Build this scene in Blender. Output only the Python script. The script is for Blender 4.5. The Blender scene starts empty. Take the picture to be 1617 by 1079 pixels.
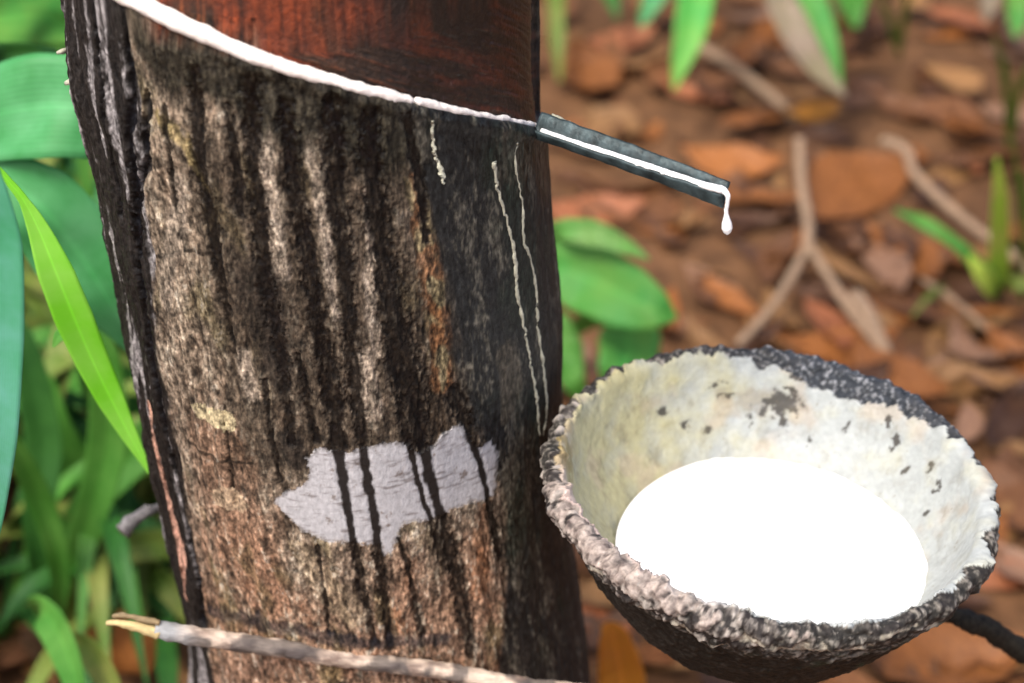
import bpy, math, random
import numpy as np
from mathutils import Vector
random.seed(7); RS = np.random.RandomState(7)
S = bpy.context.scene
COL = bpy.data.collections.new("place"); S.collection.children.link(COL)
PI = math.pi

# ------------------------------------------------------------------ camera
W, H, F = 1617.0, 1079.0, 3234.0
PITCH = math.radians(33)
FOC = np.array([0, -0.06, 0.40]); DIST = 0.65
FWD = np.array([0, math.cos(PITCH), -math.sin(PITCH)])
UP = np.array([0, math.sin(PITCH), math.cos(PITCH)])
RIGHT = np.array([1.0, 0, 0])
CAM = FOC - FWD * DIST

def ray(px, py):
    return FWD + RIGHT * (px - W / 2) / F + UP * (H / 2 - py) / F
def at(px, py, Y):                       # world point seen at (px,py) on the vertical plane y = Y
    d = ray(px, py); return CAM + d * (Y - CAM[1]) / d[1]
def on_ground(px, py, z=0.0):
    d = ray(px, py); return CAM + d * (z - CAM[2]) / d[2]
def px_size(p):                          # metres per photo pixel at a point
    return float(np.dot(np.array(p) - CAM, FWD)) / F

cam = bpy.data.cameras.new("camera"); camo = bpy.data.objects.new("camera", cam); COL.objects.link(camo)
camo.location = CAM; camo.rotation_euler = (PI / 2 - PITCH, 0, 0)
cam.lens = 72; cam.sensor_width = 36; cam.clip_start = 0.01; cam.clip_end = 200
cam.dof.use_dof = True; cam.dof.focus_distance = 0.64; cam.dof.aperture_fstop = 8.6
S.camera = camo

# ------------------------------------------------------------------ helpers
def tag(o, label=None, cat=None, group=None, kind=None):
    if label: o["label"] = label
    if cat: o["category"] = cat
    if group: o["group"] = group
    if kind: o["kind"] = kind
    return o
def empty(name, loc, label=None, cat=None, group=None):
    o = bpy.data.objects.new(name, None); COL.objects.link(o); o.location = loc
    o.empty_display_size = 0.02
    return tag(o, label, cat, group)
def mesh_obj(name, V, Fc, mat, parent=None, attrs=None, smooth=True, data_name=None):
    V = np.asarray(V, dtype=np.float32)
    if parent is not None: V = V - np.array(parent.matrix_basis.translation, dtype=np.float32)
    me = bpy.data.meshes.new(data_name or name)
    if isinstance(Fc, np.ndarray):
        n = Fc.shape[1]
        me.vertices.add(len(V)); me.vertices.foreach_set("co", V.ravel())
        me.loops.add(Fc.size); me.loops.foreach_set("vertex_index", Fc.ravel().astype(np.int32))
        me.polygons.add(len(Fc))
        me.polygons.foreach_set("loop_start", np.arange(0, Fc.size, n, dtype=np.int32))
        me.update(calc_edges=True); me.validate()
    else:
        me.from_pydata([tuple(map(float, v)) for v in V], [], Fc)
    me.polygons.foreach_set("use_smooth", [smooth] * len(me.polygons))
    for k, a in (attrs or {}).items():
        a = np.asarray(a, dtype=np.float32)
        if a.ndim == 2:
            at_ = me.color_attributes.new(k, 'FLOAT_COLOR', 'POINT')
            at_.data.foreach_set("color", np.concatenate([a, np.ones((len(a), 1), np.float32)], 1).ravel())
        else:
            at_ = me.attributes.new(k, 'FLOAT', 'POINT'); at_.data.foreach_set("value", a)
    me.materials.append(mat)
    o = bpy.data.objects.new(name, me); COL.objects.link(o)
    if parent is not None: o.parent = parent
    return o
def grid_faces(nr, nc, wrap=False):
    r = np.arange(nr - 1)[:, None]; c = np.arange(nc if wrap else nc - 1)[None, :]
    c2 = (c + 1) % nc
    return np.stack([r * nc + c, r * nc + c2, (r + 1) * nc + c2, (r + 1) * nc + c], -1).reshape(-1, 4)
def submesh(V, Fc, attrs):
    used = np.unique(Fc); m = np.full(len(V), -1); m[used] = np.arange(len(used))
    return V[used], m[Fc], {k: a[used] for k, a in attrs.items()}

def srgb(r, g, b, k=1.0):
    c = np.array([r, g, b]) / 255.0
    return np.where(c <= 0.04045, c / 12.92, ((c + 0.055) / 1.055) ** 2.4) * k
_perm = RS.permutation(256); _perm = np.concatenate([_perm, _perm, _perm])
_g = RS.randn(256, 3); _g /= np.linalg.norm(_g, axis=1)[:, None]
def perlin(x, y, z):
    xi, yi, zi = [np.floor(a).astype(np.int64) for a in (x, y, z)]
    xf, yf, zf = x - xi, y - yi, z - zi
    u, v, w = [a * a * a * (a * (a * 6 - 15) + 10) for a in (xf, yf, zf)]
    out = 0
    for dx in (0, 1):
        for dy in (0, 1):
            for dz in (0, 1):
                h = _perm[(_perm[(_perm[(xi + dx) & 255] + yi + dy) & 255] + zi + dz) & 255]
                g = _g[h]
                d = g[..., 0] * (xf - dx) + g[..., 1] * (yf - dy) + g[..., 2] * (zf - dz)
                out = out + d * (u if dx else 1 - u) * (v if dy else 1 - v) * (w if dz else 1 - w)
    return out * 1.5
def fbm(P, scale, octv=4, stretch=(1, 1, 1), seed=0, gain=0.5):
    x, y, z = [P[..., i] * scale * stretch[i] + seed * 17.3 + i * 5.1 for i in range(3)]
    a, s, t = 1.0, 0.0, 0.0
    for k in range(octv):
        s = s + a * perlin(x, y, z); t += a; a *= gain; x, y, z = x * 2.03, y * 2.03, z * 2.03
    return s / t
def ss(a, b, x):
    t = np.clip((x - a) / (b - a), 0, 1); return t * t * (3 - 2 * t)
def mix(a, b, t):
    t = t[..., None] if np.ndim(t) and np.ndim(t) < max(np.ndim(a), np.ndim(b), 2) else t
    return a * (1 - t) + b * t
def seg_dist(P, poly):                   # P (n,2), poly list of (x,y,w) -> min over segments of distance/width
    best = np.full(len(P), 1e9)
    q_ = np.array(poly); m_ = q_[:, 2].max() * 3
    sel = np.nonzero((P[:, 0] > q_[:, 0].min() - m_) & (P[:, 0] < q_[:, 0].max() + m_) & (P[:, 1] > q_[:, 1].min() - m_) & (P[:, 1] < q_[:, 1].max() + m_))[0]
    if len(sel) < len(P): 
        if len(sel): best[sel] = seg_dist(P[sel], poly)
        return best
    for a, b in zip(poly[:-1], poly[1:]):
        A, B = np.array(a[:2]), np.array(b[:2]); d = B - A
        t = np.clip(((P - A) @ d) / max(d @ d, 1e-12), 0, 1)
        q = P - (A + t[:, None] * d)
        w = a[2] + (b[2] - a[2]) * t
        best = np.minimum(best, np.hypot(q[:, 0], q[:, 1]) / w)
    return best
def in_poly(P, poly):
    x, y = P[:, 0], P[:, 1]; r = np.zeros(len(P), bool)
    for (x1, y1), (x2, y2) in zip(poly, poly[1:] + poly[:1]):
        c = ((y1 > y) != (y2 > y)) & (x < (x2 - x1) * (y - y1) / ((y2 - y1) + 1e-15) + x1)
        r ^= c
    return r
def catmull(P, n):
    P = np.asarray(P, float); m = len(P)
    Q = np.vstack([2 * P[0] - P[1], P, 2 * P[-1] - P[-2]])
    t = np.linspace(0, m - 1, n); i = np.minimum(t.astype(int), m - 2); f = (t - i)[:, None]
    p0, p1, p2, p3 = Q[i], Q[i + 1], Q[i + 2], Q[i + 3]
    return 0.5 * (2 * p1 + (p2 - p0) * f + (2 * p0 - 5 * p1 + 4 * p2 - p3) * f ** 2 + (3 * p1 - p0 - 3 * p2 + p3) * f ** 3)
def tube(path, radii, n=14, rough=0.0, seed=0, nscale=300, flat=None, cap=True):
    """swept round section; flat = (axis vector, factor) squashes it"""
    path = np.asarray(path, float); m = len(path)
    T = np.gradient(path, axis=0); T /= np.linalg.norm(T, axis=1)[:, None]
    ref = np.array([0.13, 0.31, 0.94]);
    if abs(T[0] @ ref) > 0.93: ref = np.array([0.9, 0.3, 0.1])
    N = np.cross(T, ref); N /= np.linalg.norm(N, axis=1)[:, None]; B = np.cross(T, N)
    a = np.linspace(0, 2 * PI, n, endpoint=False)
    R = np.broadcast_to(np.asarray(radii, float), (m,))[:, None]
    D = N[:, None] * np.cos(a)[None, :, None] + B[:, None] * np.sin(a)[None, :, None]
    V = path[:, None] + D * R[..., None]
    if rough: V = V + D * (fbm(V, nscale, 3, seed=seed) * rough)[..., None]
    V = V.reshape(-1, 3); Fc = grid_faces(m, n, True).tolist()
    if cap:
        Fc.append(list(range(n))[::-1]); Fc.append([(m - 1) * n + k for k in range(n)])
    return V, Fc
def join(parts):
    V, Fc, o = [], [], 0
    for v, f in parts:
        V.append(v); Fc += [[i + o for i in q] for q in f]; o += len(v)
    return np.vstack(V), Fc

# ------------------------------------------------------------------ materials
def new_mat(name):
    m = bpy.data.materials.new(name); m.use_nodes = True; nt = m.node_tree
    return m, nt, nt.nodes["Principled BSDF"]
def add(nt, typ, **kw):
    n = nt.nodes.new(typ)
    for k, v in kw.items():
        if k in n.inputs: n.inputs[k].default_value = v
        else: setattr(n, k, v)
    return n
def noise(nt, scale, detail=4, stretch=(1, 1, 1), rough=0.6, coord="Object"):
    tc = add(nt, "ShaderNodeTexCoord"); mp = add(nt, "ShaderNodeMapping"); mp.inputs["Scale"].default_value = stretch
    nt.links.new(tc.outputs[coord], mp.inputs[0])
    n = add(nt, "ShaderNodeTexNoise", Scale=scale, Detail=detail, Roughness=rough)
    nt.links.new(mp.outputs[0], n.inputs["Vector"]); return n
def bump(nt, bsdf, h, dist, strength=1.0):
    b = add(nt, "ShaderNodeBump", Strength=strength, Distance=dist)
    nt.links.new(h, b.inputs["Height"]); nt.links.new(b.outputs[0], bsdf.inputs["Normal"]); return b
def vcol_mat(name, scale=900, stretch=(1, 1, .35), bdist=0.0006, spread=(0.6, 1.4), rough_attr=True, rough=0.7, spec=0.4):
    m, nt, b = new_mat(name)
    c = add(nt, "ShaderNodeAttribute", attribute_name="Col")
    n = noise(nt, scale, 5, stretch)
    mr = add(nt, "ShaderNodeMapRange"); mr.inputs[1].default_value = .3; mr.inputs[2].default_value = .7
    mr.inputs[3].default_value, mr.inputs[4].default_value = spread
    nt.links.new(n.outputs[0], mr.inputs[0])
    mul = add(nt, "ShaderNodeVectorMath", operation="MULTIPLY")
    nt.links.new(c.outputs["Color"], mul.inputs[0]); nt.links.new(mr.outputs[0], mul.inputs[1])
    nt.links.new(mul.outputs[0], b.inputs["Base Color"])
    if rough_attr:
        r = add(nt, "ShaderNodeAttribute", attribute_name="Rough"); nt.links.new(r.outputs["Fac"], b.inputs["Roughness"])
    else: b.inputs["Roughness"].default_value = rough
    b.inputs["Specular IOR Level"].default_value = spec
    bump(nt, b, n.outputs[0], bdist)
    return m
M = {}
M["bark"] = vcol_mat("bark", 620, (1, 1, .4), 0.0011, (0.2, 1.85), spec=.22)
M["panel"] = vcol_mat("tapped_wood", 500, (1, 1, 1), 0.0006, (0.55, 1.5))
M["patch"] = vcol_mat("pale_patch", 700, (1, 1, .6), 0.0003, (0.78, 1.18), spec=.3)
M["shell"] = vcol_mat("coconut_shell", 420, (1, 1, 1), 0.0005, (0.5, 1.5), spec=.25)
M["lining"] = vcol_mat("dried_latex", 260, (1, 1, 1), 0.0002, (0.9, 1.08), spec=.35)
M["stick"] = vcol_mat("stick_bark", 900, (.25, 1, 1), 0.0005, (0.75, 1.25), rough_attr=False, rough=.7)

def plain(name, col, rough=0.5, spec=0.5, nscale=300, bdist=0.0003, var=(0.8, 1.2), metal=0, coat=0, sss=0, stretch=(1, 1, 1), objvar=0.0):
    m, nt, b = new_mat(name)
    n = noise(nt, nscale, 5, stretch)
    mr = add(nt, "ShaderNodeMapRange"); mr.inputs[1].default_value = .3; mr.inputs[2].default_value = .7
    mr.inputs[3].default_value, mr.inputs[4].default_value = var
    nt.links.new(n.outputs[0], mr.inputs[0])
    mul = add(nt, "ShaderNodeVectorMath", operation="MULTIPLY"); mul.inputs[0].default_value = tuple(col)
    nt.links.new(mr.outputs[0], mul.inputs[1]); out = mul.outputs[0]
    if objvar:
        oi = add(nt, "ShaderNodeObjectInfo"); m2 = add(nt, "ShaderNodeMapRange")
        m2.inputs[3].default_value = 1 - objvar; m2.inputs[4].default_value = 1 + objvar
        nt.links.new(oi.outputs["Random"], m2.inputs[0])
        mu = add(nt, "ShaderNodeVectorMath", operation="MULTIPLY"); nt.links.new(out, mu.inputs[0]); nt.links.new(m2.outputs[0], mu.inputs[1]); out = mu.outputs[0]
    nt.links.new(out, b.inputs["Base Color"])
    b.inputs["Roughness"].default_value = rough; b.inputs["Specular IOR Level"].default_value = spec
    b.inputs["Metallic"].default_value = metal; b.inputs["Coat Weight"].default_value = coat
    if sss:
        b.inputs["Subsurface Weight"].default_value = sss; b.inputs["Subsurface Radius"].default_value = (.004, .004, .004); b.inputs["Subsurface Scale"].default_value = 1
    bump(nt, b, n.outputs[0], bdist)
    return m
M["latex"] = plain("wet_latex", (.92, .92, .90), .25, .5, 60, 0.0002, (.985, 1.01))
M["latex_cut"] = plain("latex_in_cut", (.88, .82, .75), .4, .4, 500, 0.0004, (.9, 1.06))
M["gutter"] = plain("dark_metal", srgb(50, 62, 64), .5, .4, 200, 0.0006, (.35, 2.0), metal=.3)
M["trickle"] = plain("dried_trickle", srgb(178, 176, 156), .7, .3, 700, 0.0003, (.7, 1.2))
M["soil"] = plain("soil", srgb(102, 72, 47), .9, .2, 40, 0.004, (.55, 1.4))
M["wire"] = plain("black_rod", srgb(30, 27, 20), .8, .25, 500, 0.0012, (.3, 2.6))
M["twig"] = plain("grey_twig", srgb(150, 125, 100), .8, .3, 200, 0.0006, (.7, 1.25), objvar=.1)

def leaf_mat(name, col, col2, trans=.35, vein=.12, rough=.45, objvar=.15):
    vein *= .5; rough = max(rough, .58)
    if name.startswith('dead'): col, col2 = [np.array(q) * [.55, .56, .47] for q in (col, col2)]
    """col across the blade, veins from the leaf's own across-coordinate"""
    m, nt, b = new_mat(name)
    a = add(nt, "ShaderNodeAttribute", attribute_name="across"); al = add(nt, "ShaderNodeAttribute", attribute_name="along")
    n = noise(nt, 35, 4)
    ramp = add(nt, "ShaderNodeMix", data_type="RGBA"); ramp.inputs[6].default_value = (*col, 1); ramp.inputs[7].default_value = (*col2, 1)
    mr = add(nt, "ShaderNodeMapRange"); mr.inputs[1].default_value = .35; mr.inputs[2].default_value = .65
    nt.links.new(n.outputs[0], mr.inputs[0]); nt.links.new(mr.outputs[0], ramp.inputs[0])
    s = add(nt, "ShaderNodeMath", operation="MULTIPLY"); s.inputs[1].default_value = 60; nt.links.new(a.outputs["Fac"], s.inputs[0])
    sn = add(nt, "ShaderNodeMath", operation="SINE"); nt.links.new(s.outputs[0], sn.inputs[0])
    v = add(nt, "ShaderNodeMapRange"); v.inputs[1].default_value = -1; v.inputs[2].default_value = 1
    v.inputs[3].default_value = 1 - vein; v.inputs[4].default_value = 1 + vein; nt.links.new(sn.outputs[0], v.inputs[0])
    oi = add(nt, "ShaderNodeObjectInfo"); m2 = add(nt, "ShaderNodeMapRange")
    m2.inputs[3].default_value = 1 - objvar; m2.inputs[4].default_value = 1 + objvar; nt.links.new(oi.outputs["Random"], m2.inputs[0])
    ab = add(nt, "ShaderNodeMath", operation="ABSOLUTE"); nt.links.new(a.outputs["Fac"], ab.inputs[0])
    rib = add(nt, "ShaderNodeMapRange"); rib.inputs[1].default_value = .0; rib.inputs[2].default_value = .12; rib.inputs[3].default_value = 1.2; rib.inputs[4].default_value = 1.0
    nt.links.new(ab.outputs[0], rib.inputs[0])
    vv = add(nt, "ShaderNodeMath", operation="MULTIPLY"); nt.links.new(v.outputs[0], vv.inputs[0]); nt.links.new(rib.outputs[0], vv.inputs[1]); v = vv
    k = add(nt, "ShaderNodeMath", operation="MULTIPLY"); nt.links.new(v.outputs[0], k.inputs[0]); nt.links.new(m2.outputs[0], k.inputs[1])
    mul = add(nt, "ShaderNodeVectorMath", operation="MULTIPLY"); nt.links.new(ramp.outputs[2], mul.inputs[0]); nt.links.new(k.outputs[0], mul.inputs[1])
    nt.links.new(mul.outputs[0], b.inputs["Base Color"]); b.inputs["Roughness"].default_value = rough
    b.inputs["Specular IOR Level"].default_value = .4
    bump(nt, b, sn.outputs[0], .0001, .2)
    if trans:
        tr = add(nt, "ShaderNodeBsdfTranslucent"); nt.links.new(mul.outputs[0], tr.inputs[0])
        mx = add(nt, "ShaderNodeMixShader"); mx.inputs[0].default_value = trans
        out = nt.nodes["Material Output"]
        nt.links.new(b.outputs[0], mx.inputs[1]); nt.links.new(tr.outputs[0], mx.inputs[2]); nt.links.new(mx.outputs[0], out.inputs[0])
    return m
M["g_teal"] = leaf_mat("leaf_teal", srgb(58, 136, 72), srgb(88, 160, 104), .2, .16)
M["g_blue"] = leaf_mat("leaf_bluish", srgb(100, 172, 148), srgb(66, 154, 104), .15, .06)
M["g_lime"] = leaf_mat("leaf_lime", srgb(135, 225, 50), srgb(165, 235, 95), .3, .05, objvar=0)
M["g_mid"] = leaf_mat("leaf_green", srgb(62, 124, 36), srgb(90, 146, 58), .25, .12)
M["g_dark"] = leaf_mat("leaf_dark_green", srgb(34, 88, 24), srgb(56, 112, 40), .25, .12)
M["g_olive"] = leaf_mat("leaf_olive", srgb(92, 124, 40), srgb(130, 138, 66), .25, .12)
M["g_bright"] = leaf_mat("leaf_bright", srgb(72, 160, 66), srgb(110, 170, 70), .3, .10)
M["g_yellow"] = leaf_mat("leaf_yellow_green", srgb(190, 225, 80), srgb(210, 220, 105), .3, .08)
M["g_soft"] = leaf_mat("leaf_soft_green", srgb(98, 158, 70), srgb(128, 168, 92), .3, .10)
M["g_grey"] = leaf_mat("leaf_withered", srgb(140, 122, 104), srgb(120, 110, 80), .1, .10)
M["d_orange"] = leaf_mat("dead_orange", srgb(196, 124, 66), srgb(156, 92, 46), .1, .10, .6, .25)
M["d_rust"] = leaf_mat("dead_rust", srgb(150, 96, 60), srgb(116, 76, 48), .05, .10, .6, .3)
M["d_dark"] = leaf_mat("dead_dark", srgb(116, 74, 50), srgb(92, 60, 42), .05, .10, .6, .3)
M["d_tan"] = leaf_mat("dead_tan", srgb(196, 146, 98), srgb(166, 116, 76), .1, .08, .6, .2)
M["d_pink"] = leaf_mat("dead_pink", srgb(192, 146, 122), srgb(160, 116, 98), .1, .08, .6, .2)
M["d_gold"] = leaf_mat("dead_gold", srgb(206, 140, 34), srgb(190, 120, 50), .2, .08, .5, .1)
M["g_amber"] = leaf_mat("amber", srgb(225, 150, 40), srgb(215, 135, 55), .3, .05, .5, 0)
M["d_red"] = leaf_mat("dead_red", srgb(196, 104, 64), srgb(206, 140, 104), .1, .08, .6, .1)

# ------------------------------------------------------------------ the tree
YS = -0.007
rows = [(0, 95, 862), (100, 108, 865), (200, 136, 869), (300, 155, 876), (400, 174, 881), (540, 196, 887), (620, 212, 887),
        (700, 231, 890), (800, 256, 898), (880, 276, 908), (950, 291, 920), (1079, 303, 934)]
zt, xt, rt = [], [], []
for y, l, r in rows:
    a, b = at(l, y, YS), at(r, y, YS)
    zt.append(a[2]); xt.append((a[0] + b[0]) / 2); rt.append((b[0] - a[0]) / 2 * .993)
zt, xt, rt = map(np.array, (zt[::-1], xt[::-1], rt[::-1]))
Z0, Z1 = zt[0], zt[-1]
def axis_x(z):
    s0 = (xt[4] - xt[0]) / (zt[4] - zt[0]); s1 = (xt[-1] - xt[-5]) / (zt[-1] - zt[-5])
    return np.where(z < Z0, xt[0] + s0 * (z - Z0) * .6, np.where(z > Z1, xt[-1] + s1 * (z - Z1) * .5, np.interp(z, zt, xt)))
def radius(z):
    flare = .03 * np.clip((Z0 - .02 - z) / Z0, 0, 1) ** 2
    return np.where(z < Z0, rt[0] + flare, np.where(z > Z1, rt[-1] - .006 * (z - Z1), np.interp(z, zt, rt)))
def surf(th, z, dr=0.0):
    r = radius(z) + dr
    return np.stack([axis_x(z) + r * np.sin(th), -r * np.cos(th), z * np.ones_like(th)], -1)
def to_trunk(px, py):                    # photo point -> (theta, z) on the smooth trunk
    d = ray(px, py); best = None
    t = np.linspace(.35, .9, 4000); P = CAM + d * t[:, None]
    f = np.hypot(P[:, 0] - axis_x(P[:, 2]), P[:, 1]) - radius(P[:, 2])
    k = int(np.argmax(f < 0)) if (f < 0).any() else int(np.argmin(f))
    p = P[k]; return math.atan2(p[0] - axis_x(p[2]), -p[1]), float(p[2])
RM = .072
def uv(px, py):                          # trunk surface coordinates in mm
    th, z = to_trunk(px, py); return th * RM * 1000, z * 1000
def poly_uv(pts): return [(*uv(p[0], p[1]), p[2] * .2) for p in pts]

NT, NZ = 720, 820
th = np.concatenate([np.linspace(-PI, -1.9, 40, endpoint=False), np.linspace(-1.9, 1.9, NT), np.linspace(1.9, PI, 41)[1:-1]])
zz = np.concatenate([np.linspace(-.03, Z0 - .01, 60, endpoint=False), np.linspace(Z0 - .01, Z1 + .012, NZ), np.linspace(Z1 + .012, 2.6, 200)[1:]])
TH, ZZ = np.meshgrid(th, zz); thf, zf = TH.ravel(), ZZ.ravel()
P0 = surf(thf, zf)
U = thf * RM * 1000; V_ = zf * 1000; UV = np.stack([U, V_], 1)
PX = P0 - np.stack([axis_x(zf), 0 * zf, 0 * zf], 1)           # noise space without the lean
wob = fbm(PX, 60, 3, (1, 1, .5), 3) * 2.2
UVw = UV + np.stack([wob + fbm(PX, 220, 2, (1, 1, .6), 4) * 1.0, fbm(PX, 120, 3, (1, 1, 1), 5) * 2.5], 1)

# --- the tapping cut
cut_px = [(150, -28), (200, 0), (240, 20), (330, 62), (400, 92), (500, 124), (600, 150), (700, 173), (800, 191), (864, 206)]
cut = np.array([to_trunk(*p) for p in cut_px])
cth, cz = cut[:, 0], cut[:, 1]
cz = np.maximum.accumulate(cz[::-1])[::-1]
def cut_z(t): return np.where(t > cth[-1], cz[-1] - (t - cth[-1]) * .02, np.interp(t, cth, cz))
dcut = zf - cut_z(thf)                                       # above the cut > 0
right_end = cth[-1] + .35
edge_l = cth[0] + .02 + fbm(PX, 80, 2, (0, 0, 1), 9) * .03
panel = ss(-.0004, .0010, dcut) * ss(0, .02, thf - edge_l) * (1 - ss(0, .03, thf - right_end)) * (1 - ss(.25, .3, dcut))

# --- relief
ridges = fbm(PX, 95, 4, (1, 1, .16), 11)
plates = fbm(PX, 240, 4, (1, 1, .22), 12)
fine = fbm(PX, 800, 3, (1, 1, .35), 13)
micro = fbm(PX, 1500, 2, (1, 1, .6), 14)
groove = -np.abs(fbm(PX, 120, 3, (1, 1, .10), 15)) * 2 + .35

streaks = [
 [(452, 165, 10), (466, 300, 12), (484, 400, 13), (505, 520, 15), (527, 640, 16), (538, 740, 11), (556, 850, 8), (576, 950, 8), (592, 1022, 8)],
 [(525, 165, 14), (534, 330, 14), (546, 420, 13), (556, 560, 11), (568, 680, 10), (590, 820, 9), (603, 910, 9), (618, 1028, 9)],
 [(580, 180, 15), (588, 290, 18), (604, 400, 20), (626, 520, 24), (650, 630, 23), (668, 700, 11), (690, 790, 11), (712, 870, 17), (732, 940, 14), (742, 1035, 10)],
 [(632, 640, 10), (652, 720, 6), (668, 790, 5), (690, 850, 7), (705, 890, 8)],
 [(628, 850, 3), (645, 890, 5), (658, 960, 5), (667, 1005, 6)],
 [(722, 620, 16), (744, 690, 10), (762, 740, 7), (776, 800, 8), (792, 880, 12)],
 [(395, 130, 12), (400, 250, 13), (410, 330, 14), (420, 450, 13), (440, 540, 11), (452, 620, 8), (462, 700, 6)],
 [(352, 640, 3), (362, 720, 4), (372, 800, 3)], [(500, 860, 3), (512, 930, 4), (520, 1000, 3)], [(416, 600, 6), (432, 700, 5), (444, 760, 3)], [(470, 560, 6), (486, 640, 6), (500, 700, 5)], [(640, 180, 8), (655, 250, 9), (668, 330, 7), (674, 380, 4)],
 [(306, 110, 10), (318, 260, 12), (332, 330, 13), (345, 400, 11), (358, 480, 6), (372, 560, 4)],
 [(262, 170, 6), (268, 260, 5), (275, 330, 4)],
 [(360, 170, 7), (372, 270, 9), (380, 340, 6)],
]
black_zone = [(670, 165, 40), (705, 260, 48), (732, 360, 52), (758, 480, 60), (780, 600, 56), (790, 680, 42), (826, 760, 40), (840, 850, 46), (850, 930, 62), (850, 1085, 80)]
black_zone2 = [(800, 190, 90), (840, 320, 80), (862, 480, 60), (868, 600, 50), (870, 700, 60), (885, 900, 70), (900, 1085, 80)]
left_fis = [(198, 60, 7), (206, 160, 9), (210, 260, 11), (216, 360, 12), (228, 460, 13), (240, 560, 13), (256, 660, 9), (272, 740, 7), (296, 840, 9), (312, 910, 12), (322, 985, 13)]
left_fis2 = [(150, 30, 7), (162, 150, 9), (176, 260, 8), (190, 340, 6)]
left_fis3 = [(236, 150, 8), (228, 250, 9), (222, 320, 8)]
UVs = UV + np.stack([wob * .45 + fbm(PX, 300, 2, (1, 1, .8), 4) * .7, 0 * wob], 1)
wvar = 1 + .55 * fbm(PX, 130, 3, (.6, .6, .8), 6)
st = np.full(len(thf), 1e9)
for s_ in streaks: st = np.minimum(st, seg_dist(UVs, poly_uv(s_)) * wvar)
blk = np.minimum(seg_dist(UVw, poly_uv(black_zone)), seg_dist(UVw, poly_uv(black_zone2)))
lf = np.minimum(np.minimum(seg_dist(UVw, poly_uv(left_fis)), seg_dist(UVw, poly_uv(left_fis2))), seg_dist(UVw, poly_uv(left_fis3)))
m_st = 1 - ss(.55, 1.5, st + fine * .8 + micro * .4)
m_blk = 1 - ss(.75, 1.25, blk + plates * .5)
rb = np.array([uv(*q) for q in [(655, 150), (690, 260), (708, 400), (722, 520), (740, 620), (770, 700), (798, 800), (800, 900), (790, 1000), (780, 1075)]][::-1])
m_blk = np.maximum(m_blk, ss(-.5, 2.2, U - np.interp(V_, rb[:, 1], rb[:, 0]) + plates * 3) * ss(150, 135, U))
m_lf = 1 - ss(.45, 1.05, lf + fine * .5)
# band of dark grey-green bark under the cut
under = (1 - ss(.018, .032, -dcut + ridges * .020 + plates * .008)) * (dcut < 0) * ss(cth[0] + .05, cth[0] + .35, thf)
mid_dark = 1 - ss(.6, 1.3, seg_dist(UVw, poly_uv([(405, 440, 40), (425, 520, 38), (440, 600, 26)])) + plates * .6)
knot_dark = 1 - ss(.6, 1.3, seg_dist(UVw, poly_uv([(455, 700, 22), (470, 730, 18)])) + plates * .6)
# the pale smooth patch
patch_px = [(434, 788), (446, 775), (478, 765), (487, 748), (484, 722), (508, 706), (524, 712), (545, 716), (570, 708), (606, 697), (640, 700), (664, 718),
            (684, 706), (700, 686), (728, 670), (738, 682), (752, 712), (762, 704), (776, 694), (789, 715), (788, 745), (782, 782), (770, 792), (744, 796), (720, 806), (704, 816),
            (680, 824), (650, 826), (634, 832), (630, 850), (618, 874), (606, 878), (598, 862), (560, 856), (520, 852), (480, 838), (455, 815)]
small_px = [[(304, 640), (316, 634), (332, 644), (352, 646), (366, 652), (374, 664), (370, 678), (352, 680), (336, 668), (314, 660)],
            [(330, 776), (352, 768), (380, 778), (394, 796), (384, 812), (362, 802), (340, 800)]]
jit = np.stack([fbm(PX, 420, 4, seed=21, gain=.75), fbm(PX, 420, 4, seed=22, gain=.75)], 1) * 2.4
vis = (zf > Z0 - .01) & (zf < Z1 + .01) & (np.abs(thf) < 1.7)
def pmask(pp):
    m = np.zeros(len(thf), bool); q = [uv(*p) for p in pp]; m[vis] = in_poly((UV + jit)[vis], q); return m
m_patch = pmask(patch_px); m_small = [pmask(p) for p in small_px]
m_pp = m_patch.astype(float)

# cream latex trickles on the right side
tr1 = [(777, 255, 5), (783, 300, 4), (796, 345, 4), (808, 400, 5), (814, 460, 6), (826, 520, 4), (838, 580, 4), (848, 640, 4), (852, 690, 3)]
tr2 = [(812, 225, 3), (808, 260, 3), (818, 320, 3), (822, 380, 5), (834, 410, 3), (842, 450, 4), (846, 520, 4), (856, 590, 5), (862, 650, 4), (858, 690, 3)]
tr3 = [(680, 190, 4), (684, 240, 4), (694, 270, 6), (700, 290, 3)]

soft = 1 - np.maximum(.6 * m_blk, .93 * panel)
lrm0 = 0
disp = (ridges * .0018 + groove * .0008 * (1 - m_pp) + plates * .0011 + fine * .0005 + micro * .0002) * soft * (1 - .9 * m_pp)
disp += -m_st * .0007 * (1 - m_pp * .7) - m_lf * .0020
disp += -panel * (.0035 + .001 * ss(0, .02, dcut))
Pd0 = np.stack([U * .001, dcut, 0 * U], 1); disp += panel * fbm(Pd0, 420, 3, (.16, 2.0, 1), 52) * .0005
lip = np.exp(-((dcut + .0030) / .0022) ** 2) * ss(edge_l, edge_l + .1, thf) * (dcut < .0)
disp += lip * (.0010 + .0012 * plates)
disp += fbm(PX, 25, 2, (1, 1, .4), 31) * .0025
side = ss(.9, 1.25, -thf)
disp += side * ridges * .0035
P = surf(thf, zf, disp)

under = np.maximum(under, (1 - ss(.6, 1.3, seg_dist(UVw, poly_uv([(215, 45, 26), (250, 90, 36), (330, 125, 34), (420, 150, 30)])) + plates * .7)) * (dcut < 0))
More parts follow.
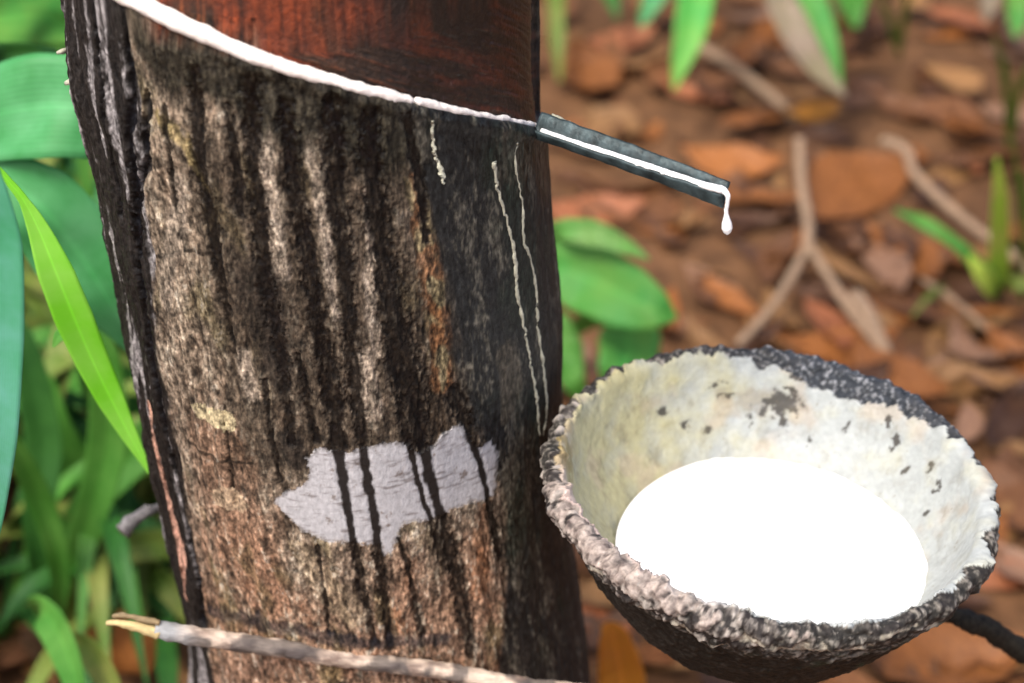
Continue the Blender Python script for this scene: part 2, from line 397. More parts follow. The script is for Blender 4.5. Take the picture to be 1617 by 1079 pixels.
# --- colour (albedo only)
K = .66
c_grey = srgb(154, 140, 120, K); c_warm = srgb(160, 124, 98, K); c_dark = srgb(66, 50, 36, K); c_light = srgb(205, 190, 165, K)
c_olive = srgb(120, 112, 70, K)
low = ss(-.03, .03, (Z0 * .62 + Z1 * .38) - zf + ridges * .05)
redblob = 1 - ss(.5, 1.4, seg_dist(UVw, poly_uv([(350, 700, 60), (380, 860, 80), (420, 930, 60)])) + plates * .5)
col = mix(c_grey[None], c_warm[None], np.clip(.15 + .7 * low + .6 * redblob, 0, 1))
col = mix(col, c_light[None], ss(.10, .40, fine * .7 + plates * .6) * .75 * (1 - .5 * redblob))
col = mix(col, srgb(120, 78, 50, K)[None], ss(.1, .5, fbm(PX, 150, 3, (1, 1, .4), 41)) * (.25 + .3 * low))
moss = ss(.12, .4, fbm(PX, 70, 3, (1, 1, .4), 42)) * .5
col = mix(col, c_olive[None], moss)
dark = ss(.05, .38, -(ridges * .55 + plates * .45 + fine * .35)) * (.9 - .45 * redblob)
col = mix(col, c_dark[None] * .7, dark)
sp = fbm(PX, 330, 4, (1, 1, .5), 49, .75)
col = col * np.clip(1 + 2.2 * sp, .25, 2.4)[:, None]
cr = seg_dist(UVw, poly_uv([(290, 392, 3), (318, 400, 4), (352, 396, 2)])); cr = np.minimum(cr, seg_dist(UVw, poly_uv([(222, 398, 2), (255, 404, 4), (280, 396, 2)])))
cr = np.minimum(cr, seg_dist(UVw, poly_uv([(410, 350, 3), (470, 356, 3), (560, 352, 2)]))); cr = np.minimum(cr, seg_dist(UVw, poly_uv([(300, 700, 3), (350, 730, 3), (400, 728, 2)])))
col = mix(col, srgb(30, 22, 15, K)[None], (1 - ss(.7, 1.4, cr)) * .8)
col = mix(col, srgb(205, 195, 175, K)[None], ss(.20, .42, sp + .3 * plates) * .8)
lr = np.full(len(thf), 1e9)
for q in ([(412, 175, 9), (424, 250, 14), (434, 330, 14), (446, 430, 13)], [(478, 190, 9), (498, 270, 12), (512, 350, 13), (518, 430, 11), (530, 500, 7)],
          [(575, 300, 6), (585, 420, 8), (596, 560, 8)], [(282, 290, 16), (270, 400, 18), (262, 480, 12)], [(570, 560, 18), (580, 650, 20)], [(380, 560, 14), (395, 620, 16)]):
    lr = np.minimum(lr, seg_dist(UVw, poly_uv(q)))
lrm = 1 - ss(.6, 1.3, lr + plates * .7)
col = mix(col, srgb(168, 154, 136, K)[None] * np.clip(1 + 2.4 * sp, .2, 2.0)[:, None], lrm * .62)
inter = (1 - ss(.02, .05, np.abs(zf - (Z1 - .075)) - .03)) * ss(-.55, -.35, thf) * (1 - lrm)
col = mix(col, srgb(52, 42, 30, K)[None] * np.clip(1 + 1.2 * sp, .4, 2)[:, None], inter * .72)
yel = 1 - ss(.5, 1.3, seg_dist(UVw, poly_uv([(258, 190, 16), (280, 215, 18), (300, 240, 10), (330, 300, 6)])) + fine)
col = mix(col, srgb(185, 165, 110, K)[None], yel * .6)
strip = 1 - ss(.6, 1.25, seg_dist(UVw, poly_uv([(650, 280, 14), (665, 350, 16), (678, 430, 20), (688, 520, 20), (700, 610, 20)])) + fine * .7)
strip_c = mix(srgb(165, 150, 110, K)[None], srgb(150, 102, 62, K)[None], ss(.0, .3, fbm(PX, 200, 2, (1, 1, .5), 44) + .2)) * np.clip(1 + 2 * fine, .3, 2)[:, None]
streak_c = srgb(24, 17, 11, K) * .8
lz = seg_dist(UVw, poly_uv([(140, -20, 64), (165, 100, 58), (182, 220, 48), (200, 350, 38), (216, 480, 34), (236, 600, 30), (262, 740, 24), (290, 880, 26), (312, 1000, 20)]))
lb = np.array([uv(*q) for q in [(196, -20), (212, 100), (228, 220), (236, 350), (248, 480), (262, 600), (284, 740), (310, 880), (332, 1000), (340, 1075)]][::-1])
leftside = ss(.5, -1.2, U - np.interp(V_, lb[:, 1], lb[:, 0]) + plates * 2.5)
lc = mix(srgb(42, 38, 35, K)[None], srgb(165, 160, 158, K)[None], ss(.12, .32, fbm(PX, 150, 3, (1, 1, .09), 45) + fine * .25))
lc = lc * (1 + .6 * micro)[:, None]
lf4 = 1 - ss(.7, 1.2, seg_dist(UVw, poly_uv([(232, 640, 7), (256, 760, 12), (284, 860, 13), (298, 940, 9)])) + fine * .3)
lowleft = lf4
lc = mix(lc, mix(srgb(225, 175, 150, K * 1.3)[None], srgb(120, 80, 62, K)[None], ss(.05, .4, fine + plates)), lowleft * .95)
col = mix(col, lc, leftside)
col = mix(col, srgb(46, 43, 33, K)[None] * np.clip(1 + 1.6 * (fine + plates * .6), .3, 2.4)[:, None], under * .95)
col = mix(col, srgb(45, 38, 32, K)[None], np.maximum(mid_dark, knot_dark) * .75)
bz = mix(srgb(38, 40, 40, K)[None], srgb(104, 100, 88, K)[None], ss(.02, .45, fbm(PX, 110, 3, (1, 1, .25), 46) + fine * .7))
greyp = 1 - ss(.6, 1.2, seg_dist(UVw, poly_uv([(800, 560, 22), (812, 620, 26), (800, 660, 16)])) + plates * .5)
bz = mix(bz, srgb(100, 92, 78, K)[None], greyp * .7)
bz = mix(bz, srgb(34, 50, 38, K)[None], ss(.0, .4, fbm(PX, 50, 3, (1, 1, .5), 48)) * .5)
col = mix(col, bz, m_blk * .96)
col = mix(col, strip_c, strip * .55 * (1 - m_st))
col = mix(col, streak_c[None], m_st * .94 * (1 - .15 * (fine > .1)))
col = mix(col, srgb(20, 22, 28, K)[None], m_lf * .92)
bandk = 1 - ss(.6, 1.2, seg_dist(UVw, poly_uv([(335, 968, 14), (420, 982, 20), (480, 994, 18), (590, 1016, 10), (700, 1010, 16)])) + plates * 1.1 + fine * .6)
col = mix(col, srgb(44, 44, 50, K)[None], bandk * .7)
org = 1 - ss(.6, 1.2, np.minimum(seg_dist(UVw, poly_uv([(625, 970, 10), (640, 1000, 10)])), seg_dist(UVw, poly_uv([(770, 800, 14), (765, 870, 20), (758, 930, 16)]))) + fine * .8)
col = mix(col, srgb(185, 115, 60, K)[None] * np.clip(1 + 1.5 * sp, .4, 2)[:, None], org * .25 * (1 - m_st))
grn = 1 - ss(.6, 1.2, seg_dist(UVw, poly_uv([(470, 860, 16), (520, 930, 30), (560, 980, 20)])) + plates * .5)
col = mix(col, srgb(170, 150, 120, K)[None] * np.clip(1 + 2.2 * fine, .3, 2)[:, None], grn * .5 * (1 - m_st))
# pale patch
pc = mix(srgb(222, 221, 222, .64)[None], srgb(168, 162, 160, .60)[None], ss(.05, .5, fbm(PX, 300, 3, (.5, .5, 2), 47)))
pin = np.zeros(len(thf)); 
pc = mix(pc, srgb(130, 112, 96, K)[None], ss(.22, .42, fbm(PX, 260, 4, (1, 1, .7), 58, .7)) * .75)
od = np.full(len(thf), 1e9); od[m_patch] = seg_dist((UV + jit)[m_patch], [(*uv(*q), 1.0) for q in patch_px + patch_px[:1]])
pc = mix(col * .8 + .1, pc, np.clip(.12 + .9 * ss(-.2, 1.9, od + 2.6 * sp + .8 * fine), 0, 1))
on_patch = 1 - ss(.60, .95, st + fine * .25)
pcol = mix(pc, streak_c[None] * .9, on_patch * .97)
col = np.where(m_patch[:, None], pcol, col)
for i, ms in enumerate(m_small):
    col = np.where(ms[:, None] & (fine[:, None] > -.35), srgb(*((205, 190, 150) if i == 0 else (190, 165, 135)), K)[None] * (1 + .25 * fine[:, None]), col)
# tapped panel: red-brown wood with streaks running along the cut
Pd = np.stack([U * .001, dcut + 0 * U, 0 * U], 1)
s1 = fbm(Pd, 90, 4, (.35, 2.2, 1), 51); s2 = fbm(Pd, 420, 3, (.16, 2.0, 1), 52); s3 = fbm(Pd, 60, 2, (1, 1, 1), 53)
pn = mix(srgb(138, 62, 30, K)[None], srgb(62, 40, 25, K)[None], ss(-.15, .3, s1 + .35 * s3 + .20 * ss(-.2, .9, thf)))
pn = mix(pn, srgb(160, 84, 40, K)[None], ss(.18, .5, s2 + .3 * s1) * .45)
pn = mix(pn, srgb(30, 20, 13, K)[None], ss(.1, .5, -s2) * .55)
pn = mix(pn, srgb(30, 24, 18, K)[None], ss(.1, .55, thf)[:] * .7 * np.ones(len(thf)))
pn = mix(pn, srgb(120, 95, 90, K)[None], ss(.42, .6, fine) * .6)
pn = pn * np.clip(1 + .9 * fbm(Pd, 900, 2, (.6, 1, 1), 54), .4, 1.9)[:, None]
col = mix(col, pn, panel)
col = np.clip(col, .003, .95)
fin2 = fbm(PX, 1000, 3, (1, 1, .5), 66, .7)
barky = (1 - panel) * (1 - m_pp)
col = col * (1 + barky * np.clip(1.7 * fin2, -.65, 1.2))[:, None]
col = np.clip(col, .002, .9)
rough = np.clip(.85 - .28 * m_blk - .22 * m_st - .3 * m_lf - .15 * panel - .2 * under - .2 * leftside - .15 * m_pp, .3, .95)

Fc = grid_faces(len(zz), len(th), True)
fm_panel = (panel[Fc] > .5).all(1)
fm_patch = m_patch[Fc].all(1) & ~fm_panel
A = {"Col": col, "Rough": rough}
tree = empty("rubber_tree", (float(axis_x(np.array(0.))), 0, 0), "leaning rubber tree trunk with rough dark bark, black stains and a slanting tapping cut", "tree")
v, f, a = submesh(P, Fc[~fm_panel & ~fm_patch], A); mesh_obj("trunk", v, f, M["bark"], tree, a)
v, f, a = submesh(P, Fc[fm_panel], A); tag(mesh_obj("tapping_panel", v, f, M["panel"], tree, a), "smooth red brown tapped wood above the white cut")
v, f, a = submesh(P, Fc[fm_patch], A); tag(mesh_obj("pale_patch", v, f, M["patch"], tree, a), "pale grey smooth patch crossed by black streaks")
# crown, above the frame
tp = [surf(np.array(0.), np.array(2.59)) * [1, 0, 1]]
top = np.array([float(axis_x(np.array(2.59))), 0, 2.55])
# white latex lying in the cut
nC = 500
tt = np.linspace(cth[0] - .02, cth[-1] + .01, nC); zc = np.interp(tt, cth, cz)
tn = (tt - tt[0]) / (tt[-1] - tt[0])
wpx = np.interp(tt, [to_trunk(*p)[0] for p in [(200, 0), (240, 20), (330, 62), (500, 124), (600, 150), (700, 173), (780, 188), (862, 206)]], [13, 14.5, 13.5, 10, 9, 7, 5, 5])
wr = wpx * .2e-3 * .92 * (1 - .55 * np.exp(-((tt - to_trunk(656, 165)[0]) / .012) ** 2)) * (1 + .16 * perlin(tt * 14, tt * 0 + .5, tt * 0 + .5) + .16 * perlin(tt * 28, tt * 0 + 3.5, tt * 0) * ss(-.3, .4, tt))
cc = surf(tt, zc + .0004, -.0010)
nrm = np.stack([np.sin(tt), -np.cos(tt), 0 * tt], 1)
upv = np.array([0, 0, 1.0])
ang = np.linspace(0, 2 * PI, 18, endpoint=False)
Vc = cc[:, None] + nrm[:, None] * (np.cos(ang)[None, :, None] * np.minimum(wr, .0024)[:, None, None] * 1.0) + upv * (np.sin(ang)[None, :, None] * wr[:, None, None] * 1.12)
Vc += nrm[:, None] * (fbm(Vc, 160, 3, seed=61) * .0007)[..., None] + upv * (fbm(Vc, 160, 3, seed=62) * .0009)[..., None]
Vc = Vc.reshape(-1, 3); Fl = grid_faces(nC, 18, True).tolist(); Fl += [list(range(18))[::-1], [(nC - 1) * 18 + k for k in range(18)]]
mesh_obj("latex_line", Vc, Fl, M["latex_cut"], tree)
for k, tr in enumerate((tr1, tr2, tr3)):
    q = np.array([[*to_trunk(a_, b_), w_ * .2e-3 * .62] for a_, b_, w_ in tr]); q = catmull(q, 160)
    q[:, 0] += perlin(q[:, 1] * 400, q[:, 1] * 0 + k, q[:, 1] * 0) * .012
    w_ = np.abs(q[:, 2]) * (1 + .8 * perlin(q[:, 1] * 220, q[:, 1] * 0 + k + 5, q[:, 1] * 0))
    base = np.interp(q[:, 1], [Z0, Z1], [0, 0])
    pth = surf(q[:, 0], q[:, 1], .0002 + .25 * fbm(np.stack([q[:, 0], q[:, 1], q[:, 1]], 1), 25, 2, seed=31) * .0)
    # ride on the real relief of the bark
    ii = np.clip(np.searchsorted(th, q[:, 0]), 0, len(th) - 1); jj = np.clip(np.searchsorted(zz, q[:, 1]), 0, len(zz) - 1)
    pth = P[jj * len(th) + ii]
    V1, F1 = tube(pth, np.clip(w_, .00025, .002), 8, .0003, k)
    tag(mesh_obj("latex_trickle", V1, F1, M["trickle"], tree), ["long dried cream trickle down the black bark", "thin broken cream trickle nearest the spout", "short grey trickle under the white cut"][k])
# broken twig stub low on the left flank
a0, a1 = at(262, 798, .03), at(192, 838, .015)
V1, F1 = tube(catmull([a0, (a0 + a1) / 2 + [0, 0, .002], a1], 24), np.linspace(.0012, .0034, 24), 9, .0018, 5, 300)
M["stub"] = plain("grey_stub", srgb(120, 116, 116), .6, .4, 400, .0004, (.4, 1.4), stretch=(1, 1, 1))
tag(mesh_obj("twig_stub", V1, F1, M["stub"], tree), "short broken grey stub sticking out of the left flank")
# small cream beads of lichen on the left edge
for k, (bx, by, br) in enumerate([(90, 84, 6), (103, 132, 7), (133, 137, 5)]):
    t_, z_ = to_trunk(bx + 8, by)
    p_ = at(bx, by, -.012)
    V1, F1 = tube([p_ + [0.003, 0.004, -.0004], p_ + [.0012, .001, 0], p_], [br * .12e-3, br * .15e-3, br * .08e-3], 9, .0008, k, 900)
    mesh_obj("lichen_bead", V1, F1, M["trickle"], tree)

# ------------------------------------------------------------------ cup
CY = -0.063
rc = at(1217, 757, CY); s_c = px_size(rc)
R = 351 * s_c
tx, ty = math.radians(-4.2), math.radians(4.6)     # towards the viewer, down to the right
def tilt(Q):
    x, y, z = Q[..., 0], Q[..., 1], Q[..., 2]
    c, s = math.cos(ty), math.sin(ty); x, z = x * c + z * s, -x * s + z * c
    c, s = math.cos(-tx), math.sin(-tx); y, z = y * c - z * s, y * s + z * c
    return np.stack([x, y, z], -1)
# profile, r as a share of R, z in metres: outside from the bottom up, over the rim, down inside
wall = .0062
prof = [(0, -.073), (.22, -.071), (.44, -.063), (.62, -.050), (.775, -.034), (.895, -.0175), (.975, -.006), (.996, -.002), (.985, .0008), (.960, .0016), (.930, .0006), (.915, -.002),
        (.890, -.007), (.850, -.015), (.775, -.024), (.690, -.0315), (.55, -.042), (.34, -.051), (.15, -.0565), (0, -.058)]
pr = catmull(np.array([(a * R, b) for a, b in prof]), 2000)
sl = np.concatenate([[0], np.cumsum(np.hypot(*np.diff(pr, axis=0).T))]); total = sl[-1]
NS, NP = 360, 1000
# denser about the rim
sg = np.interp(np.linspace(0, 1, NS), [0, .08, .92, 1], [0, total * .15, total * .85, total])
pr2 = np.stack([np.interp(sg, sl, pr[:, 0]), np.interp(sg, sl, pr[:, 1])], 1)
s_rim = float(sl[int(np.argmax(pr[:, 1]))])
ph = np.linspace(0, 2 * PI, NP, endpoint=False)     # 0 = +x (right), pi/2 = back (+y), -pi/2 = front
PH, SG = np.meshgrid(ph, sg - s_rim)                # SG < 0 outside, > 0 inside
RR = np.repeat(pr2[:, :1], NP, 1); ZC = np.repeat(pr2[:, 1:], NP, 1)
tang = np.gradient(pr2, axis=0); tang /= np.linalg.norm(tang, axis=1)[:, None] + 1e-12
NRr, NRz = np.repeat(tang[:, 1:], NP, 1), np.repeat(-tang[:, :1], NP, 1)
lo = 1 + .018 * np.cos(2 * PH + .6) + .010 * np.cos(3 * PH + 2)
Pc = np.stack([RR * lo * np.cos(PH), RR * lo * np.sin(PH), ZC + .0018 * np.cos(2 * PH - .5) * (RR / R) ** 2], -1)
Nv = np.stack([NRr * np.cos(PH), NRr * np.sin(PH), NRz], -1)
n1 = fbm(Pc, 90, 4, seed=71); n2 = fbm(Pc, 260, 4, seed=72); n3 = fbm(Pc, 600, 3, seed=73); n4 = fbm(Pc, 1300, 2, seed=74)
def angd(a, b): return np.abs((a - b + PI) % (2 * PI) - PI)
# where the dried latex film ends: SG value (m inside from the rim crest)
knots = [(-180, .0005), (-165, -.0005), (-150, .0005), (-135, .0015), (-120, .0005), (-95, .001), (-70, .002), (-45, .0015), (-20, -.002), (0, -.001), (20, .0005), (35, .0045), (52, .009), (66, .0105), (78, .0085), (90, .0035),
         (100, .0020), (125, .0005), (150, -.001), (180, .0005)]
hk = np.interp(np.degrees((PH + PI) % (2 * PI) - PI), [k[0] for k in knots], [k[1] for k in knots])
edge = hk + fbm(np.stack([np.cos(PH), np.sin(PH), SG * 0], -1), 9, 4, seed=75) * .0062
lin = SG > edge
step = ss(-.0003, .0006, SG - edge)
# crust: pale lumpy latex over the rim at front-left and left
crust_band = np.exp(-((SG + .0015) / .0065) ** 2)
fl = np.clip(1.15 - angd(PH, math.radians(-140)) / math.radians(58), 0, 1)
fr = np.clip(1.0 - angd(PH, math.radians(-88)) / math.radians(30), 0, 1) * .6
lump = ss(-.15, .35, n2 + .5 * n1)
disp = n1 * .0010 + n2 * .0007 + n3 * .0003
outer = ss(.003, -.003, SG) * 1.0
disp += outer * (n2 * .0009 + np.abs(n3) * .0004 + n1 * .0012) * np.exp(-np.clip(-SG - .018, 0, 1) / .012)
disp += crust_band * fl * .0008
lumpc = np.zeros(PH.shape)
lh = np.zeros(PH.shape)
for k in range(780):
    a0 = math.radians(RS.normal(-140, 27) if k < 430 else RS.uniform(-180, 180)); s0 = RS.normal(-.0045, .0038) if k < 430 else RS.uniform(-.012, .002)
    rr_ = RS.uniform(.0008, .0021) if k < 430 else RS.uniform(.0008, .0034)
    j0 = int(((a0 % (2 * PI)) / (2 * PI)) * NP); i0 = int(np.searchsorted(SG[:, 0], s0)); wj = int(rr_ * 1.5 / (R * 2 * PI / NP)) + 2; wi = 26
    J = np.arange(j0 - wj, j0 + wj + 1) % NP; I = np.arange(max(0, i0 - wi), min(NS, i0 + wi)); ix = np.ix_(I, J)
    d2 = (((PH[ix] - a0 + PI) % (2 * PI) - PI) * R) ** 2 + ((SG[ix] - s0) * RS.uniform(.8, 1.3)) ** 2
    d2 = d2 / rr_ ** 2 * (1 + .9 * n3[ix])
    b_ = np.sqrt(np.clip(1 - d2, 0, 1)) * rr_ * (.7 if math.cos(a0 - math.radians(-150)) > .55 else .35)
    up_ = b_ > lh[ix]
    lh[ix] = np.maximum(lh[ix], b_); lumpc[ix] = np.where(up_, RS.uniform(0, .95) if k < 430 else RS.uniform(0, .8), lumpc[ix])
lh = np.where(SG > edge + .002, lh * .2, lh)
disp += lh * (1 + .5 * n3)
disp *= np.clip(RR / (.3 * R), 0, 1)
disp = np.where(SG > edge + .001, disp * .3 + n1 * .0008, disp) + step * .0009
ir = 0
Pc = Pc + Nv * (disp + ir)[..., None]
KC = .80
shell = mix(srgb(50, 48, 44, KC), srgb(136, 130, 120, KC), ss(-.05, .35, n3 + .6 * n2)[..., None])
shell = mix(shell, srgb(24, 22, 18, KC), (ss(-.015, -.024, SG + n1 * .006) * .9)[..., None])
crustc = mix(srgb(205, 188, 176, .6), srgb(92, 80, 76, KC), ss(-.1, .4, -n3 - n2 * .5)[..., None])
lcol = mix(srgb(50, 45, 43, KC), srgb(206, 196, 184, .60), ss(.35, .85, lumpc * np.clip(1.35 - .8 * np.maximum(0, angd(PH, math.radians(-155)) - .5), .45, 1.3) + .6 * n3 + .3 * n2)[..., None])
shell = mix(shell, lcol, (ss(.0003, .0012, lh) * .85)[..., None])
cm = .7 * ss(.55, .78, np.clip(crust_band, 0, 1) * np.maximum(fl, fr) + n2 * .55 + n3 * .25 - .05)
below = ss(-.0215, -.0165, SG + n2 * .006)
shell = mix(shell, crustc, (cm * below)[..., None])
flecks = ss(.35, .5, n3 + .2 * n4) * ss(-.016, -.010, SG) * ss(.006, .001, SG)
shell = mix(shell, srgb(170, 165, 158, KC), (flecks * .7)[..., None])
pale2 = np.zeros(PH.shape)
for pq, sq, rp_, rs_ in [(-87, -8, 8, 3.4), (-74, -9, 5, 2), (-50, -10, 3, 2), (-100, -6, 3, 1.6), (-118, -11, 4, 2.5), (-130, -14, 4, 2), (-30, -5, 3, 1.5), (-12, -4, 3, 1.6), (-64, -4, 5, 1.0), (-108, -14, 3, 2), (-145, -9, 5, 3), (-20, -9, 2, 2)]:
    pale2 = np.maximum(pale2, 1 - ss(.6, 1.1, np.hypot((np.degrees((PH + PI) % (2 * PI) - PI) - pq) / rp_, (SG * 1000 - sq) / rs_) + n2 * 1.3 + n3 * .5))
shell = mix(shell, srgb(200, 192, 172, KC), (pale2 * .85)[..., None])
moss = ss(.15, .4, n1 + .3 * n2) * np.clip(1.2 - angd(PH, math.radians(-60)) / math.radians(50), 0, 1) * ss(-.004, -.012, SG)
shell = mix(shell, srgb(50, 66, 48, KC), (moss * .6)[..., None])
backr = np.clip(1.3 - angd(PH, math.radians(55)) / math.radians(50), 0, 1) * (SG > -.003)
shell = mix(shell, mix(srgb(52, 58, 66, KC), srgb(150, 154, 160, KC), ss(.08, .40, n3 + n4 * .4)[..., None]), (backr * .85)[..., None])
# film colour: yellowish on the left, cool white on the right
lft = ss(math.radians(60), math.radians(150), np.abs((PH + 2 * PI) % (2 * PI) - 0) * 1.0 * (PH > -10)) * ss(math.radians(250), math.radians(200), (PH + 2 * PI) % (2 * PI))
film = mix(srgb(222, 229, 226, .50), srgb(212, 206, 160, .56), np.clip(lft + n1 * .8, 0, 1)[..., None])
film = mix(film, srgb(170, 160, 112, .5), (ss(.1, .5, n1 + .4 * n2) * .45 * lft)[..., None])
film = mix(film, srgb(228, 208, 180, .5), (ss(.1, .4, fbm(Pc, 60, 3, seed=78)) * .5)[..., None])
film = mix(film, srgb(232, 208, 196, .6), (np.clip(1.3 - angd(PH, math.radians(-150)) / .7, 0, 1) * ss(.008, .001, SG))[..., None])
phd = np.degrees((PH + PI) % (2 * PI) - PI)
nw = fbm(Pc, 330, 3, seed=79)
def spot(p, s, rp, rs, th_=1.0): return 1 - ss(.7, 1.15, np.hypot((phd - p + 2.5 * n2) / rp, (SG * 1000 - s + 3 * nw) / rs) + nw * 1.6 + n4 * .5)
marks = np.maximum(spot(79, 19, 6.2, 4.4), spot(77, 25, 1.8, 3.4))
for q in [(73, 8, 3, 1.6), (77, 13, 2, 1.0), (100, 13, 3, 1.1), (97, 17, 3, .8), (37, 16, 1.4, 3.2), (42, 11, 1.5, 2.2), (20, 15, 1.2, 2.8), (14, 17, 1.2, 3.0), (28, 22, 1, 2), (120, 20, 2, 1.5),
          (112, 27, 2.5, 1.6), (88, 26, 1, 2), (55, 20, 1, 2.5), (104, 30, 1.5, 1.5), (10, 26, 1, 1.6), (66, 30, 1, 1.5)]:
    marks = np.maximum(marks, spot(*q))
film = mix(film, srgb(58, 52, 46, KC), (marks * .9)[..., None])
film = mix(film, srgb(120, 110, 80, KC), (ss(.30, .5, nw * .6 + n3 * .5 + .2 * n4) * .6 * ss(0, .01, SG))[..., None])
dirt = ss(.05, .45, fbm(Pc, 140, 4, (1, 1, .5), 82, .65)) * ss(0, .006, SG)
film = mix(film, srgb(150, 140, 108, .5), (dirt * (.30 + .25 * lft))[..., None])
smear = 1 - ss(.5, 1.3, np.hypot((phd - 84 + 3 * n2) / 13, (SG * 1000 - 19 + 2 * nw) / 5.5) + nw)
film = mix(film, srgb(170, 150, 120, .5), (smear * .45 * (1 - marks))[..., None])
film = film * (1 + .18 * n3 + .2 * n1)[..., None]
stain = np.clip(1.2 - angd(PH, math.radians(176)) / math.radians(12), 0, 1) * ss(.016, .008, SG) * ss(-.1, .2, n2 + .2)
film = mix(film, srgb(140, 120, 60, KC), (stain * .8)[..., None])
colc = np.where(lin[..., None], film, shell)
roughc = np.where(lin, .5, .6)
Pw = tilt(Pc.reshape(-1, 3)) + rc
Fq = grid_faces(NS, NP, True)
Ac = {"Col": np.clip(colc.reshape(-1, 3), .004, .9), "Rough": roughc.ravel()}
fl_ = lin.ravel()[Fq].all(1)
cup = empty("latex_cup", tuple(rc + np.array([0, 0, -.078])), "round coconut shell cup with crusted dark rim and pale latex film inside, beside the trunk", "cup")
v, f, a = submesh(Pw, Fq[~fl_], Ac); mesh_obj("shell", v, f, M["shell"], cup, a)
v, f, a = submesh(Pw, Fq[fl_], Ac); tag(mesh_obj("latex_film", v, f, M["lining"], cup, a), "cream dried latex film with dark specks lining the cup")

# the pool of latex, level
pc_ = at(1224, 866, CY); dz = pc_[2] - rc[2]
zp = pc_[2]
npz = 200; rads = np.linspace(0, 1, 40); a_ = np.linspace(0, 2 * PI, npz, endpoint=False)
Rp = 258 * s_c
VV = []
for q in rads:
    for a in a_:
        VV.append((pc_[0] + math.cos(a) * Rp * q, CY - .001 + math.sin(a) * Rp * q * 1.0, zp + .0006 * max(0, (q - .93) / .07) ** 2))
VV = np.array(VV)
Fp = grid_faces(40, npz, True)
pool = mesh_obj("latex_pool", VV, Fp, M["latex"]); tag(pool, "pool of bright white liquid latex filling the coconut shell cup", "latex")
print("POOL dz", dz, "R", R)

# ------------------------------------------------------------------ spout
sp0 = at(858, 204, -.028); sp1 = at(1146, 300, -.060)
spout = empty("tapping_spout", tuple(sp0), "dark metal gutter spout carrying a white thread of latex away from the trunk", "spout")
n = 60; tS = np.linspace(-.06, 1, n)[:, None]; axl = sp0 + (sp1 - sp0) * tS
dirv = (sp1 - sp0) / np.linalg.norm(sp1 - sp0)
side_v = np.cross(dirv, [0, 0, 1.0]); side_v /= np.linalg.norm(side_v)      # towards the camera
if side_v[1] > 0: side_v = -side_v
upn = np.cross(side_v, dirv);
if upn[2] < 0: upn = -upn
g = np.linspace(-1, 1, 21)
wn = .0072; dp = .0050
_c = catmull(np.array([(-.0056, .0026), (-.0034, .0006), (-.0010, -.0034), (.0002, -.0044), (.0012, -.0030), (.0019, -.0004)]), 21)
cs = [tuple(q) for q in _c]
lead = ss(.9, 1, tS[:, 0])
Vs = []
for off in (0, -.0009):
    for i in range(n):
        for (x, y) in cs:
            sh = .93 + .07 * math.sin(i * .9) * .2
            kk = .70 + .55 * (i / n) ** 2; ft = 1 - .45 * (i / n) ** 1.5 ; x = x * ft if x < 0 else x; y = y * ft if y > 0 else y; q = axl[i] + side_v * (x + (.0004 * (x > 0) if off else 0)) * sh + upn * ((y if y > 0 else y * kk) + off)
            
            Vs.append(q)
Vs = np.array(Vs); Vs += (fbm(Vs, 140, 4, seed=81) * .0007)[:, None] * upn
m_ = len(cs); G = grid_faces(n, m_)
Fs = G.tolist() + [[a + n * m_ for a in q][::-1] for q in G.tolist()]
for i in range(n - 1):
    for j in (0, m_ - 1):
        a = i * m_ + j; q = [a, a + m_, a + m_ + n * m_, a + n * m_]; Fs.append(q if j == 0 else q[::-1])
for j in range(m_ - 1):
    for i in (0, n - 1):
        a = i * m_ + j; Fs.append([a, a + 1, a + 1 + n * m_, a + n * m_])
mesh_obj("gutter", Vs, Fs, M["gutter"], spout)
# thread of latex lying in the gutter and bending over its lip
off_l = side_v * .0006 - upn * (.0006)
L = [axl[i] + off_l for i in range(3, n - 2, 4)]
tip = at(1146, 301, -.0617)
L[-1] = at(1128, 297, -.060) 
L += [at(1142, 301, -.0605), at(1149, 309, -.062), at(1148, 325, -.062), at(1146.5, 338, -.062)]
Lp = catmull(L, 150)
rl = np.interp(np.linspace(0, 1, 150), [0, .1, .5, .72, .80, .86, .93, 1], [5, 4.5, 6.5, 6, 7, 5, 3, 3]) * s_c * .88
V1, F1 = tube(Lp, rl, 14, .0003, 3, 350); mesh_obj("latex_thread", V1, F1, M["latex"], spout)
dz_ = [(330, 3), (338, 3.2), (345, 5), (353, 7.5), (360, 8.2), (366, 6), (370, 2)]
dp_ = catmull([at(1146.5 + (y - 330) * .05, y, -.062) for y, r in dz_], 50)
V1, F1 = tube(dp_, np.interp(np.linspace(0, 1, 50), np.linspace(0, 1, 7), [r for y, r in dz_]) * s_c, 16)
mesh_obj("latex_drop", V1, F1, M["latex"], spout)
# little torn flap at the root of the spout
V1, F1 = tube(catmull([at(872, 182, -.02), at(885, 190, -.022), at(898, 197, -.024)], 16), np.linspace(.0008, .0012, 16), 8, .0006, 8, 500)
mesh_obj("metal_burr", V1, F1, M["trickle"], spout)

# ------------------------------------------------------------------ rod under the cup, stick across the trunk
e0 = at(1488, 968, -.045); e1 = at(1640, 1042, -.03)
rod = [np.array([.06, -.02, e0[2] + .004]), at(1300, 985, .0) * [1, 0, 1] + [0, -.055, -.014] , e0, e1, e1 + (e1 - e0) * .8]
rod[1] = np.array([rc[0] + .02, -.05, rc[2] - .0765]); rod[0] = np.array([.045, -.045, rc[2] - .078])
V1, F1 = tube(catmull(rod, 120), np.interp(np.linspace(0, 1, 120), [0, .5, .6, 1], [.0028, .0032, .0042, .0038]), 12, .0026, 7, 160)
tag(mesh_obj("cup_support_rod", V1, F1, M["wire"]), "black rod passing under the cup and out to the right", "rod")

